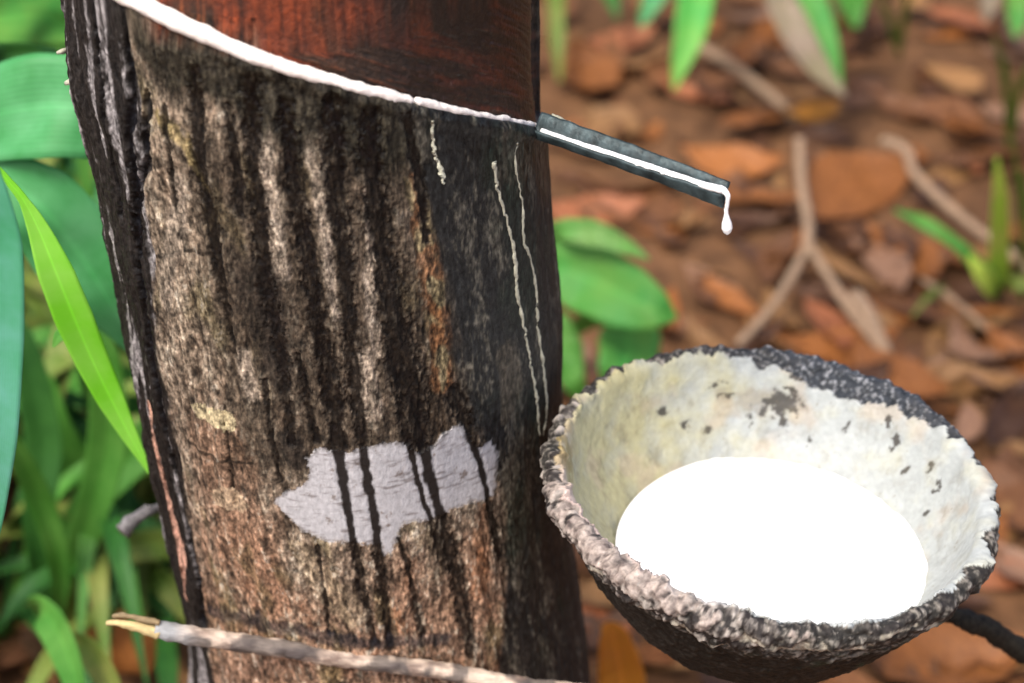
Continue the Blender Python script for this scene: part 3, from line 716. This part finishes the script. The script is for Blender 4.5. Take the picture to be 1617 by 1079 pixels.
def straight(px0, py0, Y0, px1, py1, Y1, n): 
    a, b = at(px0, py0, Y0), at(px1, py1, Y1); return a + (b - a) * np.linspace(0, 1, n)[:, None]
YF = -.0735
pth = straight(245, 994, YF, 1010, 1109, YF - .002, 160)
pth[:, 2] += .0006 * perlin(np.linspace(0, 6, 160), np.zeros(160), np.zeros(160) + .3) * 2
stick_o = empty("dry_stick", tuple(pth[0]), "pale dry stick with a split left end lying across the foot of the trunk", "stick")
V1, F1 = tube(pth, np.interp(np.linspace(0, 1, 160), [0, .03, .3, .6, 1], [.0026, .0033, .0031, .0030, .0031]) * (1 + .08 * perlin(np.linspace(0, 25, 160), np.zeros(160), np.zeros(160) + .7)), 22, .0009, 9, 350)
nn = fbm(V1, 220, 3, (.4, 1, 1), 91); n_b = fbm(V1, 90, 2, (1, 1, 1), 92)
tx_ = (V1[:, 0] - pth[0, 0]) / (pth[-1, 0] - pth[0, 0])
sc_ = mix(srgb(234, 212, 190, .70)[None], srgb(150, 128, 114, .6)[None], ss(-.1, .4, nn))
sc_ = mix(sc_, srgb(70, 66, 66, .7)[None], ss(.02, .18, n_b + .22 * np.exp(-((tx_ - .22) / .10) ** 2) + .2 * np.exp(-((tx_ - .80) / .02) ** 2)) * .8)
sc_ = mix(sc_, srgb(170, 172, 172, .7)[None], ss(.1, .03, tx_))
mesh_obj("stem", V1, F1, M["stick"], stick_o, {"Col": np.clip(sc_, .01, .9)})
for k, (q, w0, w1) in enumerate([([(252, 1000), (215, 990), (188, 984), (168, 984)], .0022, .0008), ([(252, 984), (220, 977), (190, 971), (178, 974)], .0013, .0007)]):
    V1, F1 = tube(catmull([at(a, b, YF - .001 * (1 - k)) for a, b in q], 30), np.linspace(w0, w1, 30), 9, .0007, 10 + k, 500)
    c_ = np.tile(srgb(*( (212, 190, 135) if k == 0 else (150, 130, 95)), .8), (len(V1), 1)) * (1 + .3 * fbm(V1, 400, 2, seed=93))[:, None]
    mesh_obj("splinter", V1, F1, M["stick"], stick_o, {"Col": np.clip(c_, .01, .9)})

# ------------------------------------------------------------------ leaves
def blade(path, hw, face=None, fold=.25, wave=.0, n=48, k=11, seed=0, twist=0.0, rag=0.0):
    """leaf blade along a path; hw half widths; face = direction its upper side looks to"""
    Pp = catmull(path, n); t = np.linspace(0, 1, n)
    hw = np.interp(t, np.linspace(0, 1, len(hw)), hw)
    T = np.gradient(Pp, axis=0); T /= np.linalg.norm(T, axis=1)[:, None] + 1e-12
    face = np.array(face if face is not None else -FWD, float)
    Sd = np.cross(T, face); Sd /= np.linalg.norm(Sd, axis=1)[:, None] + 1e-9
    Nn = np.cross(Sd, T)
    if twist:
        c, s = np.cos(twist * t)[:, None], np.sin(twist * t)[:, None]; Sd, Nn = Sd * c + Nn * s, Nn * c - Sd * s
    x = np.linspace(-1, 1, k)
    A_, L_ = np.meshgrid(x, t)
    w_ = hw[:, None] * (1 + rag * perlin(L_ * 14 + seed, np.sign(A_) * 3.3 + .5, A_ * 0 + seed * .7))
    Vv = Pp[:, None] + Sd[:, None] * (x[None, :] * w_)[..., None] + Nn[:, None] * ((np.abs(x)[None, :] ** 1.3 - .5) * fold * w_ + wave * perlin(L_ * 5 + seed, A_ * 1.2, A_ * 0 + seed))[..., None]
    return Vv.reshape(-1, 3), grid_faces(n, k), {"across": A_.ravel(), "along": L_.ravel()}
def leaf_obj(name, path, hw, mat, parent=None, thick=.0004, **kw):
    V1, F1, a1 = blade(path, hw, **kw)
    o = mesh_obj(name, V1, F1, M[mat], parent, a1)
    md = o.modifiers.new("thickness", 'SOLIDIFY'); md.thickness = thick; md.offset = 0
    return o
def leafpx(name, pts, mat, parent, **kw):
    """pts: (px, py, Y, half width in px)"""
    path = [at(p[0], p[1], p[2]) for p in pts]; hw = [p[3] * px_size(q) for p, q in zip(pts, path)]
    return leaf_obj(name, path, hw, mat, parent, **kw)

# --- left: broad-leaved plant and grass clump
def gz(x, y): return float(.012 * perlin(np.array([x * 3.]), np.array([y * 3.]), np.array([.5]))[0] + .006 * perlin(np.array([x * 11.]), np.array([y * 11.]), np.array([2.5]))[0])
r1 = np.array([-.30, .20, 0]); r1[2] = gz(r1[0], r1[1])
pl1 = empty("broadleaf_plant", tuple(r1), "tall plant with broad teal green leaves, upper left of the trunk", "plant")
stem_top = at(-120, 230, .12)
V1, F1 = tube(catmull([r1, (r1 + stem_top) / 2 + [.01, 0, 0], stem_top], 40), np.linspace(.006, .003, 40), 10, .0005, 2, 100)
mesh_obj("stem", V1, F1, M["g_mid"], pl1)
tag(leafpx("leaf", [(-130, 225, .12, 8), (-40, 190, .11, 70), (60, 168, .10, 84), (150, 175, .10, 78), (240, 200, .11, 30)], "g_teal", pl1, fold=.12, wave=.003, seed=1), "broad teal leaf spreading towards the trunk")
tag(leafpx("leaf", [(-130, 225, .12, 8), (-20, 268, .10, 34), (60, 322, .09, 66), (120, 395, .09, 72), (175, 480, .09, 50), (230, 570, .10, 8)], "g_teal", pl1, fold=.15, wave=.002, seed=2), "second teal leaf drooping behind the lime leaf")
leafpx("leaf", [(-130, 225, .12, 8), (-80, 60, .22, 60), (-10, 30, .24, 62), (80, 30, .26, 44), (190, 70, .28, 6)], "g_bright", pl1, fold=.2, wave=.004, seed=3)
leafpx("leaf", [(-130, 225, .12, 8), (-60, 120, .16, 40), (0, 95, .18, 30), (90, 90, .20, 14)], "g_dark", pl1, fold=.3, wave=.004, seed=4)

r2 = np.array([-.215, -.01, 0]); r2[2] = gz(r2[0], r2[1])
pl2 = empty("lime_seedling", tuple(r2), "thin stemmed seedling with a bright lime leaf hanging against the trunk", "plant")
node = at(-10, 262, -.02)
V1, F1 = tube(catmull([r2, (r2 + node) / 2 + [-.012, .01, 0], at(-60, 236, -.02), node], 60), np.linspace(.003, .0018, 60), 9)
mesh_obj("stem", V1, F1, M["g_olive"], pl2)
leafpx("leaf", [(-10, 262, -.02, 6), (12, 285, -.02, 6), (38, 318, -.02, 8), (62, 365, -.02, 18), (88, 430, -.02, 29), (116, 500, -.018, 31), (146, 570, -.015, 27), (176, 632, -.013, 22), (206, 690, -.012, 13), (242, 756, -.012, 2)],
       "g_lime", pl2, fold=.18, seed=5, n=70)
leafpx("shoot", [(112, 520, -.01, 8), (95, 530, -.01, 10), (84, 548, -.01, 2)], "g_bright", pl2, fold=.2)
r3 = np.array([-.25, -.10, 0]); r3[2] = gz(r3[0], r3[1])
pl3 = empty("bluish_leaf_plant", tuple(r3), "plant with one long bluish green blade hanging at the left edge", "plant")
ntop = at(-60, 180, -.09)
V1, F1 = tube(catmull([r3, (r3 + ntop) / 2 + [-.02, 0, 0], ntop], 50), np.linspace(.004, .002, 50), 9)
mesh_obj("stem", V1, F1, M["g_mid"], pl3)
leafpx("leaf", [(-60, 180, -.09, 5), (-30, 260, -.10, 25), (-6, 380, -.10, 42), (-4, 520, -.10, 44), (-8, 680, -.10, 38), (-14, 800, -.095, 24), (-22, 910, -.09, 6)], "g_blue", pl3, fold=.2, seed=6, n=60)

# --- grass clumps behind, left
def clump(name, root, blades, label, cat="grass clump", group=None):
    e = empty(name, tuple(root), label, cat, group)
    for b in blades:
        pts, mat = b[0], b[1]; kw = b[2] if len(b) > 2 else {}
        path = [np.array(root, float) + [random.uniform(-.006, .006), random.uniform(-.006, .006), -.004]] + [at(p[0], p[1], p[2]) for p in pts]
        hw = [.0015] + [p[3] * px_size(q) for p, q in zip(pts, path[1:])]
        leaf_obj("blade", path, hw, mat, e, fold=.35, seed=random.randint(0, 99), **kw)
    return e
g1 = on_ground(95, 1010); g1[2] = gz(g1[0], g1[1])
clump("grass_clump", g1, [
    ([(95, 900, .20, 18), (60, 780, .19, 22), (10, 690, .18, 16), (-50, 650, .18, 3)], "g_mid"),
    ([(130, 860, .22, 26), (170, 700, .22, 32), (160, 560, .22, 28), (110, 470, .23, 5)], "g_mid"),
    ([(150, 900, .22, 20), (250, 860, .23, 26), (330, 900, .24, 8)], "g_olive"),
    ([(60, 850, .23, 22), (70, 700, .24, 30), (40, 560, .25, 26), (10, 470, .26, 6)], "g_dark"),
    ([(120, 830, .25, 24), (230, 700, .26, 34), (300, 600, .27, 8)], "g_mid"),
    ([(110, 1010, .12, 14), (150, 1040, .08, 24), (190, 1110, .04, 16), (220, 1180, .0, 4)], "g_olive"),
    ([(60, 960, .12, 20), (90, 1000, .08, 28), (120, 1080, .04, 20), (130, 1160, .0, 4)], "g_mid"),
], "dense dark green grass clump at the lower left, beside the trunk")
g2 = on_ground(190, 880); g2[2] = gz(g2[0], g2[1])
clump("grass_clump", g2, [
    ([(180, 840, .3, 24), (130, 740, .3, 30), (60, 660, .3, 26), (-30, 620, .3, 5)], "g_dark"),
    ([(210, 800, .32, 24), (200, 640, .34, 32), (150, 500, .36, 6)], "g_dark"),
    ([(220, 830, .3, 22), (260, 740, .3, 26), (330, 680, .3, 6)], "g_mid"),
    ([(170, 800, .3, 24), (90, 690, .28, 34), (60, 610, .28, 30), (20, 560, .28, 8)], "g_mid"),
    ([(230, 900, .25, 20), (300, 960, .22, 24), (350, 1040, .18, 5)], "g_olive"),
], "grass clump with drooping olive blades, half hidden behind the trunk")
g3 = on_ground(20, 700); g3[2] = gz(g3[0], g3[1])
clump("grass_clump", g3, [
    ([(30, 640, .5, 24), (70, 520, .5, 30), (130, 430, .5, 8)], "g_dark"),
    ([(10, 640, .5, 24), (-10, 500, .5, 30), (-60, 380, .5, 8)], "g_mid"),
    ([(60, 660, .48, 22), (150, 600, .46, 30), (240, 600, .44, 6)], "g_mid"),
    ([(0, 620, .55, 22), (40, 420, .6, 30), (70, 260, .65, 26), (100, 120, .7, 6)], "g_dark"),
], "far grass clump in the dark gap left of the lime leaf")
# random undergrowth blades further back, one clump each
for i, (px, py) in enumerate([(60, 420), (-60, 520), (130, 300), (30, 200), (-80, 260), (90, 120), (160, 560), (-120, 800), (-40, 980), (250, 760), (230, 420), (-30, 60)]):
    root = on_ground(px, py); root[2] = gz(root[0], root[1])
    e = empty("undergrowth_plant", tuple(root), "blurred leafy green plant in the undergrowth left of the trunk", "plant", "undergrowth plants left of the trunk")
    for k in range(14):
        an = random.uniform(0, 2 * PI); ln = random.uniform(.10, .20); hh = random.uniform(.06, .16)
        d = np.array([math.cos(an), math.sin(an), 0])
        path = [root + [0, 0, -.004], root + d * ln * .35 + [0, 0, hh], root + d * ln * .75 + [0, 0, hh * .95], root + d * ln * 1.1 + [0, 0, hh * .45]]
        leaf_obj("blade", path, [.001, .007, .009, .001], random.choice(["g_dark", "g_mid", "g_mid", "g_olive", "g_teal"]), e, fold=.3, face=(0, 0, 1), seed=k)

for i, (px, py) in enumerate([(40, 900), (110, 800), (170, 940), (230, 860), (60, 720), (150, 700), (0, 1010), (270, 1000), (-60, 860), (210, 700), (90, 610), (20, 560)]):
    root = on_ground(px, py); root[2] = gz(root[0], root[1])
    e = empty("grass_tuft", tuple(root), "blurred tuft of narrow green and olive grass blades at the lower left", "grass", "grass tufts at the lower left")
    for k in range(12):
        an = random.uniform(0, 2 * PI); ln = random.uniform(.08, .17); hh = random.uniform(.05, .13)
        d = np.array([math.cos(an), math.sin(an), 0])
        path = [root + [0, 0, -.004], root + d * ln * .3 + [0, 0, hh * .8], root + d * ln * .7 + [0, 0, hh], root + d * ln * 1.1 + [0, 0, hh * .6]]
        leaf_obj("blade", path, [.001, .0045, .0055, .0006], random.choice(["g_mid", "g_dark", "g_olive", "g_olive", "g_dark"]), e, fold=.3, face=(0, -.3, 1), seed=k)
# --- right: plant beside the trunk
r4 = on_ground(880, 560); r4[2] = gz(r4[0], r4[1])
pl4 = empty("ground_plant", tuple(r4), "low green plant with broad leaves just right of the trunk, above the cup", "plant")
for pts, mt in [([(880, 540, .5, 4), (870, 385, .42, 16), (930, 368, .40, 22), (985, 388, .39, 14), (1025, 410, .38, 2)], "g_soft"),
                ([(880, 540, .5, 4), (860, 430, .42, 34), (925, 440, .40, 56), (990, 470, .38, 52), (1040, 492, .37, 30), (1068, 502, .37, 4)], "g_bright"),
                ([(880, 540, .5, 4), (960, 490, .42, 26), (992, 535, .40, 52), (982, 590, .38, 40), (960, 640, .38, 5)], "g_bright"),
                ([(880, 540, .5, 4), (875, 500, .44, 16), (892, 545, .42, 28), (905, 600, .40, 20), (930, 640, .4, 3)], "g_mid"),
                ([(880, 540, .5, 4), (840, 480, .45, 18), (800, 440, .46, 24), (750, 430, .48, 4)], "g_mid")]:
    leafpx("leaf", pts, mt, pl4, fold=.15, wave=.003, seed=random.randint(0, 99))
# --- top blades
def top_plant(px, py, blades, label):
    root = on_ground(px, py); root[2] = gz(root[0], root[1])
    e = empty("broad_grass", tuple(root), label, "grass")
    for pts, mt in blades:
        path = [root] + [at(*p[:3]) for p in pts]; hw = [.002] + [p[3] * px_size(q) for p, q in zip(pts, path[1:])]
        leaf_obj("blade", path, hw, mt, e, fold=.3, seed=random.randint(0, 99))
top_plant(1130, -90, [([(1130, -130, 1.0, 20), (1105, -40, .90, 30), (1092, 40, .86, 27), (1075, 100, .84, 15), (1064, 142, .83, 2)], "g_bright"),
                      ([(1100, -150, 1.1, 16), (1060, -60, 1.0, 20), (1030, 0, .98, 18), (1012, 42, .97, 4)], "g_teal")], "grass with one green blade hanging into the top, middle of the picture")
top_plant(1260, -110, [([(1240, -130, 1.0, 20), (1262, -40, .88, 28), (1292, 40, .84, 26), (1312, 95, .82, 17), (1328, 140, .81, 3)], "g_bright"),
                       ([(1230, -120, 1.0, 16), (1228, -20, .86, 22), (1255, 45, .82, 26), (1292, 105, .80, 19), (1334, 152, .78, 3)], "g_grey"),
                       ([(1300, -140, 1.1, 16), (1330, -60, 1.05, 24), (1345, 0, 1.0, 26), (1352, 44, .98, 6)], "g_mid")], "grass with a half withered broad blade hanging from the top")
top_plant(1590, -100, [([(1590, -140, 1.1, 12), (1572, -60, 1.0, 18), (1562, 0, .97, 16), (1556, 36, .96, 3)], "g_grey"),
                       ([(1620, -120, 1.1, 16), (1608, -30, 1.0, 20), (1606, 30, .97, 16), (1604, 60, .96, 3)], "g_bright")], "small green and pale blades in the top right corner")
top_plant(900, -60, [([(885, -100, 1.1, 12), (878, -20, 1.0, 14), (880, 60, .95, 12), (884, 130, .93, 3)], "g_olive"),
                     ([(930, -100, 1.1, 12), (960, -20, 1.0, 16), (975, 30, .97, 3)], "g_dark")], "dim olive grass blades hugging the trunk at the top")
# --- seedling on the right
r5 = on_ground(1576, 462); r5[2] = gz(r5[0], r5[1])
pl5 = empty("grass_seedling", tuple(r5), "small yellow green grass seedling standing in the leaf litter at right", "grass")
for pts, mt in [([(1574, 440, r5[1] - .01, 20), (1577, 380, r5[1] - .03, 17), (1578, 310, r5[1] - .05, 13), (1574, 250, r5[1] - .06, 3)], "g_yellow"),
                ([(1560, 440, r5[1] - .02, 16), (1535, 410, r5[1] - .03, 11), (1510, 385, r5[1] - .03, 9), (1460, 352, r5[1] - .02, 11), (1412, 332, r5[1] + .02, 2)], "g_bright"),
                ([(1562, 450, r5[1] - .03, 16), (1548, 430, r5[1] - .04, 14), (1530, 405, r5[1] - .04, 3)], "g_yellow"),
                ([(1590, 452, r5[1] - .03, 12), (1612, 448, r5[1] - .04, 12), (1650, 455, r5[1] - .04, 3)], "g_olive")]:
    path = [r5 + [0, 0, -.003]] + [at(*p[:3]) for p in pts]; hw = [.003] + [p[3] * px_size(q) for p, q in zip(pts, path[1:])]
    leaf_obj("blade", path, hw, mt, pl5, fold=.3, seed=random.randint(0, 99))

for (px, py, bl, lab) in [(1612, 470, [[(1612, 400, 6), (1608, 300, 6), (1600, 220, 2)], [(1630, 430, 6), (1625, 340, 7), (1612, 270, 2)]], "pale thin grass blades at the right edge behind the seedling"),
                     (1500, 470, [[(1490, 455, 5), (1465, 470, 6), (1440, 500, 2)]], "one short olive grass blade lying left of the seedling"),
                     (1590, 250, [[(1592, 180, 7), (1585, 110, 8), (1570, 60, 2)], [(1600, 190, 7), (1612, 130, 7), (1640, 90, 2)]], "faint olive grass blades in the upper right litter"),
                     (1420, 90, [[(1412, 60, 6), (1400, 20, 7), (1380, -10, 2)], [(1424, 50, 6), (1432, 0, 7), (1440, -40, 2)]], "dim olive grass beside the reddest leaf")]:
    root = on_ground(px, py); root[2] = gz(root[0], root[1])
    e = empty("grass_sprig", tuple(root), lab, "grass")
    for b in bl:
        path = [root + [0, 0, -.003]] + [at(q[0], q[1], root[1] - .02 * (k + 1)) for k, q in enumerate(b)]
        leaf_obj("blade", path, [.001] + [q[2] * px_size(p_) for q, p_ in zip(b, path[1:])], "g_olive", e, fold=.2, seed=px)
# ------------------------------------------------------------------ ground
gx = np.concatenate([-np.geomspace(40, 1.3, 30), np.linspace(-1.25, 1.45, 260), np.geomspace(1.5, 40, 30)])
gy = np.concatenate([-np.geomspace(40, 1.0, 30), np.linspace(-.95, 2.2, 300), np.geomspace(2.3, 60, 30)])
GX, GY = np.meshgrid(gx, gy)
near = ss(6, 1.5, np.hypot(GX, GY))
GZ = .012 * perlin(GX * 3, GY * 3, GX * 0 + .5) + .006 * perlin(GX * 11, GY * 11, GX * 0 + 2.5) + near * .003 * fbm(np.stack([GX, GY, GX * 0], -1), 45, 3, seed=7)
mesh_obj("ground", np.stack([GX, GY, GZ], -1).reshape(-1, 3), grid_faces(len(gy), len(gx)), M["soil"])
tag(bpy.data.objects["ground"], kind="structure")

# dead leaves
def dead_mesh(seed, ln=1.0, wd=.22, curl=.25, mat="d_rust"):
    rs = np.random.RandomState(seed)
    bx = rs.uniform(-.15, .15); up = curl * rs.uniform(.3, 1)
    path = np.array([[-.5, 0, up * .5], [-.25, bx * .6, .08 * up], [0, bx, 0.02], [.25, bx * .6, .1 * up], [.5, 0, up * .6]]) * ln
    return blade(path, np.array([.06, .75, 1, .72, .02]) * wd * ln, face=(0, 0, 1), fold=rs.uniform(.05, .35), wave=.04 * ln, n=22, k=9, seed=seed, twist=rs.uniform(-.6, .6), rag=.08)
_dm = {}
def dead_leaf(loc, length, rot, mat, label, group=None, var=0, wd=.22, tiltx=0.0, tilty=0.0, name="fallen_leaf"):
    key = (mat, var, wd)
    if key not in _dm:
        V1, F1, a1 = dead_mesh(var * 7 + 3, 1.0, wd)
        o = mesh_obj(name, V1, F1, M[mat], None, a1); _dm[key] = o.data
    else:
        o = bpy.data.objects.new(name, _dm[key]); COL.objects.link(o)
    o.location = loc; o.scale = (length,) * 3; o.rotation_euler = (tiltx, tilty, rot)
    return tag(o, label, "leaf", group)
def ground_leaf(x0, y0, x1, y1, mat, label, wd=.22, var=0, lift=.012, tx=0, **k):
    a, b = on_ground(x0, y0, .01), on_ground(x1, y1, .01); c = (a + b) / 2; d = b - a
    o = dead_leaf((c[0], c[1], gz(c[0], c[1]) + lift), float(np.hypot(d[0], d[1])), math.atan2(d[1], d[0]), mat, label, var=var, wd=wd, tiltx=tx, **k)
    return o
hero = [
 (1132, 212, 1250, 196, "d_orange", "round bright orange leaf right of the spout's upper end", .30, 1),
 (1238, 196, 1325, 180, "d_gold", "small golden yellow leaf just above the forked twig", .24, 2),
 (915, 172, 1015, 208, "d_tan", "pale tan leaf just above the spout beside the trunk", .24, 3),
 (935, 150, 900, 72, "d_orange", "amber leaf nearest the trunk near the top", .30, 4),
 (975, 110, 1062, 82, "d_tan", "dull yellow tan leaf under the green hanging blade", .30, 5),
 (1285, 368, 1450, 272, "d_orange", "large orange tan leaf right of the forked twig's stem", .24, 6),
 (1318, 108, 1412, 110, "d_orange", "brownish orange leaf right of the half withered blade", .26, 7),
 (1455, 22, 1570, 62, "d_red", "reddest leaf at the top right of the litter", .26, 1),
 (1425, 30, 1450, 6, "d_tan", "small peach leaf at the top, left of the reddest leaf", .40, 2),
 (1580, 40, 1640, 100, "d_pink", "pale pink leaf at the top right edge", .24, 3),
 (1470, 578, 1680, 560, "d_pink", "long pale pink leaf at the right edge behind the cup", .16, 4),
 (1480, 530, 1600, 515, "d_tan", "tan leaf tucked behind the long pale pink leaf", .20, 5),
 (1345, 382, 1428, 470, "d_pink", "curled mauve leaf between the twig's right branch and the seedling", .16, 6),
 (1470, 492, 1620, 498, "d_orange", "wide orange leaf under the foot of the seedling", .22, 7),
 (1455, 120, 1545, 165, "d_tan", "light brown leaf lying in the upper right litter", .30, 8),
 (1480, 210, 1560, 235, "d_orange", "dull orange leaf just above the seedling", .30, 1),
 (1350, 560, 1500, 640, "d_orange", "orange leaf touching the back right of the cup", .20, 2),
 (1395, 1090, 1640, 1040, "d_orange", "large orange leaf under the right side of the cup", .30, 3),
 (1560, 870, 1680, 945, "d_pink", "pink tan leaf at the right edge beside the cup", .24, 4),
 (1560, 740, 1650, 860, "d_rust", "brown leaf at the right edge beside the cup", .26, 5),
 (920, 300, 1075, 350, "d_rust", "large mauve brown leaf under the middle of the spout", .30, 6),
 (1060, 345, 1125, 352, "d_tan", "small orange tan leaf just below the spout's tip", .34, 7),
 (1290, 250, 1330, 275, "d_pink", "small pinkish leaf right of the forked twig's top", .30, 8),
 (1270, 478, 1330, 560, "d_red", "red orange leaf lying under the twig's right branch", .24, 1),
]
for h in hero: ground_leaf(*h[:6], wd=h[6], var=h[7], lift=random.uniform(.008, .018), tx=random.uniform(-.3, .3))
# the blurred amber leaf standing between trunk and cup
lg = at(985, 1235, .15); lg[2] = gz(lg[0], lg[1])
leaf_g = empty("amber_leaf", tuple(lg), "blurred amber yellow leaf standing up from the ground between trunk and cup", "leaf")
leafpx("leaf_blade", [(985, 1235, .15, 4), (985, 1120, .13, 36), (980, 1060, .13, 37), (968, 1005, .13, 24), (955, 985, .13, 8)], "g_amber", leaf_g, fold=.2)
# the many smaller ones
kinds = [("d_rust", "small rust brown fallen leaf", 80), ("d_dark", "small dark brown fallen leaf", 50), ("d_orange", "small dull orange fallen leaf", 60), ("d_tan", "small light tan fallen leaf", 36), ("d_pink", "small greyish pink fallen leaf", 18), ("d_red", "small brick red fallen leaf", 12)]
for mt, lab, cnt in kinds:
    for i in range(cnt):
        if random.random() < .86: px, py = random.uniform(870, 1660), random.uniform(-60, 1100)
        else: px, py = random.uniform(-40, 300), random.uniform(700, 1100)
        p = on_ground(px, py)
        dead_leaf((p[0], p[1], gz(p[0], p[1]) + random.uniform(.003, .012)), random.uniform(.035, .09), random.uniform(0, 2 * PI), mt,
                  lab + " in the leaf litter, among many of its colour", "small fallen leaves scattered on the soil", random.randint(1, 8), random.choice([.15, .21]), random.uniform(-.2, .2), random.uniform(-.2, .2))
# crumbs and leaves of the wider litter as one mass
Vl, Fl_, Al, o_ = [], [], {"across": [], "along": []}, 0
for i in range(1500):
    x, y = random.uniform(-1.2, 1.4), random.uniform(-.6, 2.2)
    ln = random.uniform(.012, .05)
    V1, F1, a1 = blade(np.array([[-.5, 0, .1], [0, random.uniform(-.1, .1), 0], [.5, 0, .12]]) * ln, np.array([.15, 1, .1]) * ln * .3, face=(0, 0, 1), fold=.4, wave=.05 * ln, n=6, k=5, seed=i)
    a = random.uniform(0, 2 * PI); ca, sa = math.cos(a), math.sin(a); tq = random.uniform(-.5, .5)
    V1 = V1 @ np.array([[ca, sa, 0], [-sa, ca, tq], [0, 0, 1]]); V1 = V1 + [x, y, gz(x, y) + random.uniform(.001, .006)]
    Vl.append(V1); Fl_.append(F1 + o_); o_ += len(V1)
    for k_ in Al: Al[k_].append(a1[k_])
lit = mesh_obj("leaf_litter", np.vstack(Vl), np.vstack(Fl_), M["d_dark"], None, {k_: np.concatenate(q) for k_, q in Al.items()})
lit.data.materials.append(M["d_rust"]); lit.data.materials.append(M["d_orange"]); lit.data.materials.append(M["d_tan"])
nf = 5 * 4
lit.data.polygons.foreach_set("material_index", np.repeat(RS.choice([0, 1, 1, 2, 3], 1500), nf)[:len(lit.data.polygons)].astype(np.int32))
tag(lit, "brown crumbled leaf litter covering the soil", "leaf litter", kind="stuff")

# twigs on the ground
def gp(px, py, h=.02): return on_ground(px, py, h)
def twig(pls, label, name="fallen_twig"):
    parts = []
    for pts, r0, r1 in pls:
        p = catmull([gp(*q) for q in pts], 50)
        parts.append(tube(p, np.linspace(r0, r1, 50), 10, .0014, len(parts), 120))
    V1, F1 = join(parts); tag(mesh_obj(name, V1, F1, M["twig"]), label, "twig", None)
twig([([(1262, 222, .045), (1266, 290, .04), (1276, 350, .035), (1275, 396, .03)], .0036, .0040), ([(1275, 390, .03), (1248, 440, .025), (1215, 490, .02), (1165, 545, .012)], .0034, .0028),
      ([(1278, 388, .03), (1310, 440, .026), (1350, 500, .02), (1425, 592, .012)], .0032, .0034)], "pale forked twig shaped like a Y lying behind the cup")
twig([([(1395, 222, .03), (1432, 240, .03), (1445, 275, .028), (1520, 345, .02), (1600, 405, .014), (1680, 470, .01)], .0042, .0036)], "grey bent twig running down to the seedling at right")
twig([([(1095, 70, .02), (1150, 100, .018), (1215, 150, .014), (1260, 190, .012)], .005, .004)], "dull brown twig above the orange leaves near the top")
twig([([(1350, 470, .02), (1372, 500, .02), (1400, 560, .015)], .007, .0045)], "short thick twig crossing the forked twig's right branch")
twig([([(1560, 520, .02), (1500, 470, .02), (1455, 440, .02)], .0022, .0016)], "thin olive twig left of the seedling's foot")

# ------------------------------------------------------------------ light
sd = Vector((-.30, -.42, .84)).normalized()
sun = bpy.data.lights.new("sun", 'SUN'); so = bpy.data.objects.new("sun", sun); COL.objects.link(so)
sun.energy = 1.15; sun.angle = math.radians(14); sun.color = (1, .96, .9)
so.rotation_euler = (-sd).to_track_quat('-Z', 'Y').to_euler(); so.location = (-1, -1, 3)
w = bpy.data.worlds.new("World"); S.world = w; w.use_nodes = True; nt = w.node_tree
sky = nt.nodes.new("ShaderNodeTexSky"); sky.sky_type = 'NISHITA'; sky.sun_disc = False
sky.sun_elevation = math.asin(sd.z); sky.sun_rotation = math.atan2(sd.x, sd.y); sky.dust_density = 5; sky.air_density = .6
bg = nt.nodes["Background"]; bg.inputs[1].default_value = .135; nt.links.new(sky.outputs[0], bg.inputs[0])
S.view_settings.view_transform = 'Standard'; S.view_settings.look = 'None'; S.view_settings.exposure = 1.12; S.view_settings.gamma = 1
S.render.engine = 'CYCLES'; S.cycles.filter_width = 1.6
S.cycles.max_bounces = 6; S.cycles.use_denoising = True
